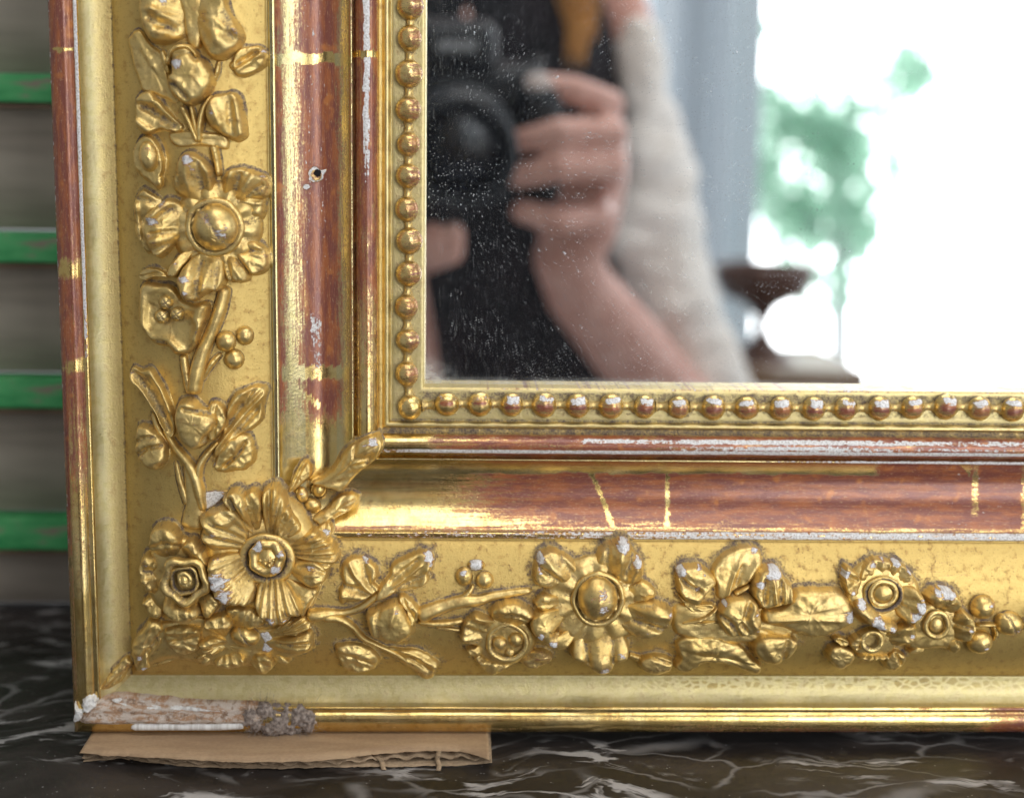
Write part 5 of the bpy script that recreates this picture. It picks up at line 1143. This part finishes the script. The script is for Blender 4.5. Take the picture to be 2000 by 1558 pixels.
cap = [(hc+Vector((x*.085, -.02+y*.08, .045+z*.06)), .03) for x, y, z in [(0, 0, 1), (.7, 0, .6), (-.7, 0, .6), (0, -.8, .3), (.6, -.6, .2), (-.6, -.6, .2), (.5, .45, .75), (-.5, .45, .75), (0, .5, .95)]]
cap += chain((hc+Vector((.075, -.03, .03)), .028), (hc+Vector((.085, -.02, -.10)), .026), (hc+Vector((.09, .0, -.2)), .022))
cap += chain((hc+Vector((-.075, -.03, .03)), .028), (hc+Vector((-.085, -.02, -.10)), .026), (hc+Vector((-.09, .0, -.2)), .022))
cap += chain((hc+Vector((0, -.08, .03)), .05), (hc+Vector((0, -.085, -.12)), .045))
remesh('hair', cap, .005, hairm, person, 3, disp=lambda c: (fbm(c[:, 0]*120, c[:, 2]*12, 5)-.5)*.008)

# ---- her camera
CP = Vector((0, -F*P, ZC*P)); R3, U3, F3 = Vector(CR), Vector(CU), Vector(CF)
camera_thing = empty('photo_camera', CP-F3*.08, 'black camera with a round lens reflected in the glass', 'camera')
def lathe(name, prof_, m, parent, origin=None, ax=None, n=40, smooth=True):
    origin = origin or CP; ax = ax or (R3, U3, F3); V = []; K = len(prof_)
    for (r, d) in prof_:
        for j in range(n):
            a = 2*math.pi*j/n; V.append(origin+ax[0]*r*math.cos(a)+ax[1]*r*math.sin(a)+ax[2]*d)
    f = [(i*n+j, i*n+(j+1) % n, (i+1)*n+(j+1) % n, (i+1)*n+j) for i in range(K-1) for j in range(n)]
    return build(name, [v[:] for v in V], f, m, parent, smooth=smooth)
lens = lathe('lens_barrel', [(.026, -.018), (.029, -.006), (.034, -.005), (.036, -.007), (.036, -.020), (.0345, -.021), (.0345, -.026), (.038, -.027), (.038, -.050), (.036, -.051), (.036, -.056), (.0365, -.07)], blackm, camera_thing)
glassm = simple('coated_lens', (0.004, 0.006, 0.015), rough=.35)
lathe('front_lens', [(.0002, -.012), (.010, -.0125), (.020, -.015), (.0275, -.019)], glassm, lens)
gm = simple('grey_ring', (.03, .03, .035), rough=.4)
lathe('lens_ring', [(.0362, -.0085), (.0368, -.009), (.0368, -.011), (.0362, -.0115)], gm, lens)
def obox(name, c, sx, sy, sz, m, parent, bev=.006):
    V = [c+R3*x*sx/2+U3*y*sy/2+F3*z*sz/2 for x in (-1, 1) for y in (-1, 1) for z in (-1, 1)]
    ob = build(name, [v[:] for v in V], [(0, 1, 3, 2), (4, 6, 7, 5), (0, 4, 5, 1), (2, 3, 7, 6), (0, 2, 6, 4), (1, 5, 7, 3)], m, parent, smooth=False)
    md = ob.modifiers.new('bevel', 'BEVEL'); md.width = bev; md.segments = 3; return ob
cb = CP-F3*.105
obox('camera_body', cb-R3*.002, .125, .092, .05, blackm, camera_thing, .01)
obox('hand_grip', cb+R3*.055+F3*.012-U3*.006, .032, .085, .06, blackm, camera_thing, .012)
obox('viewfinder_hump', cb+U3*.058+F3*.004, .055, .034, .05, blackm, camera_thing, .01)
obox('nameplate', cb+U3*.060+F3*.0295, .026, .006, .001, simple('pale_metal', (.35, .36, .38), rough=.4), camera_thing, .0003)
lathe('shutter_button', [(.0002, .004), (.005, .004), (.006, .002), (.006, 0)], gm, camera_thing, cb+R3*.055+U3*.046, (R3, F3, U3), 20)

# ------------------------------------------------------------------ window, table and garden seen in the glass
zw = 1.75
def fx(x0, x1, y0, y1, z0, z1, name, m, parent, bev=.003):
    a, b = front(x0, y0, z0), front(x1, y1, z0)
    return slab(name, min(a.x, b.x), max(a.x, b.x), a.y-(z1-z0), a.y, min(a.z, b.z), max(a.z, b.z), m, parent, bev)
paintw = simple('blue_white_paint', (0.70, 0.84, 0.92), (0.78, 0.88, 0.94), .5, (3, 3, 3))
win = empty('window', front(1900, 900, zw), 'bright white window behind the photographer, seen in the glass', 'window')
fx(1396, 1452, -1500, 1100, zw, zw+.06, 'casement_stile', paintw, win)

tc = NT('sheer_curtain'); cn = tc.noise(tc.scale(tc.obj(), 30, 30, 2), 1, 2)
cc = tc.mix(cn, (0.66, 0.74, 0.80), (0.85, 0.90, 0.94)); tr_ = tc.n('ShaderNodeBsdfTranslucent'); tc.inp(tr_.inputs[0], cc); dd_ = tc.n('ShaderNodeBsdfDiffuse'); dd_.inputs[0].default_value = (.75, .78, .82, 1)
mx = tc.n('ShaderNodeMixShader'); mx.inputs[0].default_value = .6; tc.lk(dd_.outputs[0], mx.inputs[1]); tc.lk(tr_.outputs[0], mx.inputs[2]); tc.lk(mx.outputs[0], tc.out.inputs[0])
ca, cb_ = front(1262, -1480, zw-.10), front(1392, 1080, zw-.10); V = []; NC = 90
for i in range(NC):
    u = i/(NC-1); x = ca.x+(cb_.x-ca.x)*u; y = ca.y+.016*math.sin(u*23)+.008*math.sin(u*57+1)
    for z in (cb_.z, .5*(ca.z+cb_.z), ca.z): V.append((x+.004*math.sin(z*5+u*9), y, z))
cu = build('curtain', V, [(3*i+j, 3*i+j+1, 3*i+4+j, 3*i+3+j) for i in range(NC-1) for j in range(2)], tc.m)
tag(cu, 'pale sheer curtain hanging at the window edge, seen in the glass', 'curtain')
fx(3080, 3150, -1500, 1100, zw, zw+.06, 'casement_stile', paintw, win); fx(1456, 3076, -1500, -1430, zw, zw+.06, 'top_rail', paintw, win); fx(1456, 3076, 1030, 1100, zw, zw+.06, 'bottom_rail', paintw, win)
fx(2330, 2400, -1426, 1026, zw+.004, zw+.056, 'mullion', paintw, win)
tg = NT('window_pane'); a_ = tg.n('ShaderNodeBsdfTransparent'); g_ = tg.n('ShaderNodeBsdfGlossy'); g_.inputs['Roughness'].default_value = 0
mx = tg.n('ShaderNodeMixShader'); mx.inputs[0].default_value = .05; tg.lk(a_.outputs[0], mx.inputs[1]); tg.lk(g_.outputs[0], mx.inputs[2]); tg.lk(mx.outputs[0], tg.out.inputs[0])
fx(1452, 2330, -1430, 1030, zw+.028, zw+.032, 'pane', tg.m, win, 0); fx(2400, 3080, -1430, 1030, zw+.028, zw+.032, 'pane', tg.m, win, 0)
ts_ = NT('sky_light'); em = ts_.n('ShaderNodeEmission'); em.inputs[0].default_value = (0.97, 0.985, 1, 1); em.inputs[1].default_value = SKY_STRENGTH; ts_.lk(em.outputs[0], ts_.out.inputs[0])
a, b = front(1200, -1450, 3.4), front(2700, 1200, 3.4)
o = build('sky', [(a.x, a.y, b.z), (b.x, a.y, b.z), (b.x, a.y, a.z), (a.x, a.y, a.z)], [(0, 1, 2, 3)], ts_.m, None, smooth=False); tag(o, 'blown-out white sky beyond the window', None, None, 'structure')
# shrub outside
tl = NT('pale_leaf'); tr = tl.n('ShaderNodeBsdfTranslucent'); df = tl.n('ShaderNodeBsdfDiffuse'); tr.inputs[0].default_value = (.58, .78, .66, 1); df.inputs[0].default_value = (.50, .70, .58, 1)
mx = tl.n('ShaderNodeMixShader'); mx.inputs[0].default_value = .75; tl.lk(df.outputs[0], mx.inputs[1]); tl.lk(tr.outputs[0], mx.inputs[2]); tl.lk(mx.outputs[0], tl.out.inputs[0])
bark = simple('pale_bark', (0.80, 0.77, 0.76), (0.88, 0.86, 0.85), .8, (20, 20, 20))
zs = 2.7
shrub = empty('garden_shrub', front(1640, 900, zs), 'leafy green shrub outside the window, seen in the glass', 'shrub')
def branch(pts, name='branch'):
    V = []; n = 8; q = catmull(np.array([[*front(x, y, zs+dz), r] for x, y, dz, r in pts]), 24, False)
    for i in range(24):
        for j in range(n):
            a = 2*math.pi*j/n; V.append((q[i, 0]+q[i, 3]*math.cos(a), q[i, 1]+q[i, 3]*math.sin(a), q[i, 2]))
    build(name, V, [(i*n+j, i*n+(j+1) % n, (i+1)*n+(j+1) % n, (i+1)*n+j) for i in range(23) for j in range(n)], bark, shrub)
branch([(1645, 900, 0, .022), (1640, 600, 0, .024), (1645, 400, 0, .022), (1650, 200, 0, .010)], 'trunk')
branch([(1640, 520, 0, .013), (1690, 420, 0, .010), (1745, 330, 0, .005)]); branch([(1643, 420, 0, .013), (1600, 300, 0, .010), (1540, 200, 0, .006)]); branch([(1645, 300, 0, .011), (1700, 190, 0, .008), (1775, 110, 0, .005)])
V = []; f = []
for (x, y, sx, sy, cnt) in ((1545, 210, 40, 22, 26), (1585, 255, 30, 30, 26), (1620, 300, 26, 34, 26), (1665, 280, 22, 40, 24), (1500, 370, 34, 34, 34), (1550, 420, 44, 34, 40), (1590, 450, 30, 26, 30), (1675, 400, 22, 50, 34), (1690, 470, 14, 30, 14), (1765, 125, 34, 24, 30), (1785, 150, 26, 12, 14), (1480, 330, 20, 26, 14), (1500, 250, 50, 60, 26), (1600, 200, 70, 60, 30), (1700, 250, 50, 80, 30), (1560, 350, 60, 60, 30), (1740, 400, 40, 60, 16), (1800, 200, 60, 60, 18), (1930, 440, 50, 60, 24), (1960, 560, 30, 70, 16), (1520, 120, 60, 60, 20), (1760, 150, 70, 60, 34), (1530, 260, 60, 70, 34), (1700, 330, 60, 80, 30), (1600, 90, 80, 50, 20), (1640, 520, 40, 50, 26), (1620, 560, 50, 30, 18)):
    for i in range(int(cnt*2.2)):
        c = np.array(front(x+random.gauss(0, sx*.9), y+random.gauss(0, sy*.9), zs+random.uniform(-.12, .12)))
        d = rng.normal(0, 1, 3); d /= np.linalg.norm(d); s2 = np.cross(d, rng.normal(0, 1, 3)); s2 /= np.linalg.norm(s2); L = random.uniform(.018, .045); b0 = len(V)
        V += [c-d*L, c+s2*L*.35, c+d*L, c-s2*L*.35]; f.append((b0, b0+1, b0+2, b0+3))
ob = build('foliage', V, f, tl.m, shrub, smooth=False); ob['kind'] = 'stuff'
# pedestal dish on a side table
dwood = simple('dark_walnut', (0.06, 0.024, 0.015), (0.13, 0.055, 0.034), .35, (60, 60, 200)); lwood = simple('oak_table', (0.16, 0.085, 0.04), (0.25, 0.14, 0.07), .4, (8, 60, 60))
zt = 1.35; k = (zt+.465)/F
tp = front(1487, 702, zt)
dish = empty('pedestal_dish', tp, 'dark turned wooden pedestal dish on the table by the window, seen in the glass', 'dish')
X3, Y3, Z3 = Vector((1, 0, 0)), Vector((0, 1, 0)), Vector((0, 0, 1))
hb = lambda y: (702-y)*k
lathe('dish_bowl', [(.0005, hb(588)), (40*k, hb(590)), (80*k, hb(575)), (96*k, hb(545)), (100*k, hb(514)), (96*k, hb(512)), (90*k, hb(530)), (.0005, hb(545))], dwood, dish, tp, (X3, Y3, Z3))
lathe('pedestal', [(46*k, hb(589)), (26*k, hb(600)), (15*k, hb(620)), (13*k, hb(640)), (20*k, hb(660)), (40*k, hb(680)), (66*k, hb(692)), (70*k, hb(702))], dwood, dish, tp, (X3, Y3, Z3))
table = empty('side_table', (tp.x, tp.y, tp.z-.7), 'brown wooden side table below the window, seen in the glass', 'table')
tx0, tx1 = front(1380, 700, zt).x, front(1655, 700, zt).x
slab('table_top', tx0, tx1, tp.y-.14, tp.y+.10, tp.z-.030, tp.z-.0005, lwood, table, .004)
for x in (tx0+.02, tx1-.02):
    for y in (tp.y-.12, tp.y+.08): slab('leg', x-.012, x+.012, y-.012, y+.012, tp.z-.7, tp.z-.0305, lwood, table, .003)
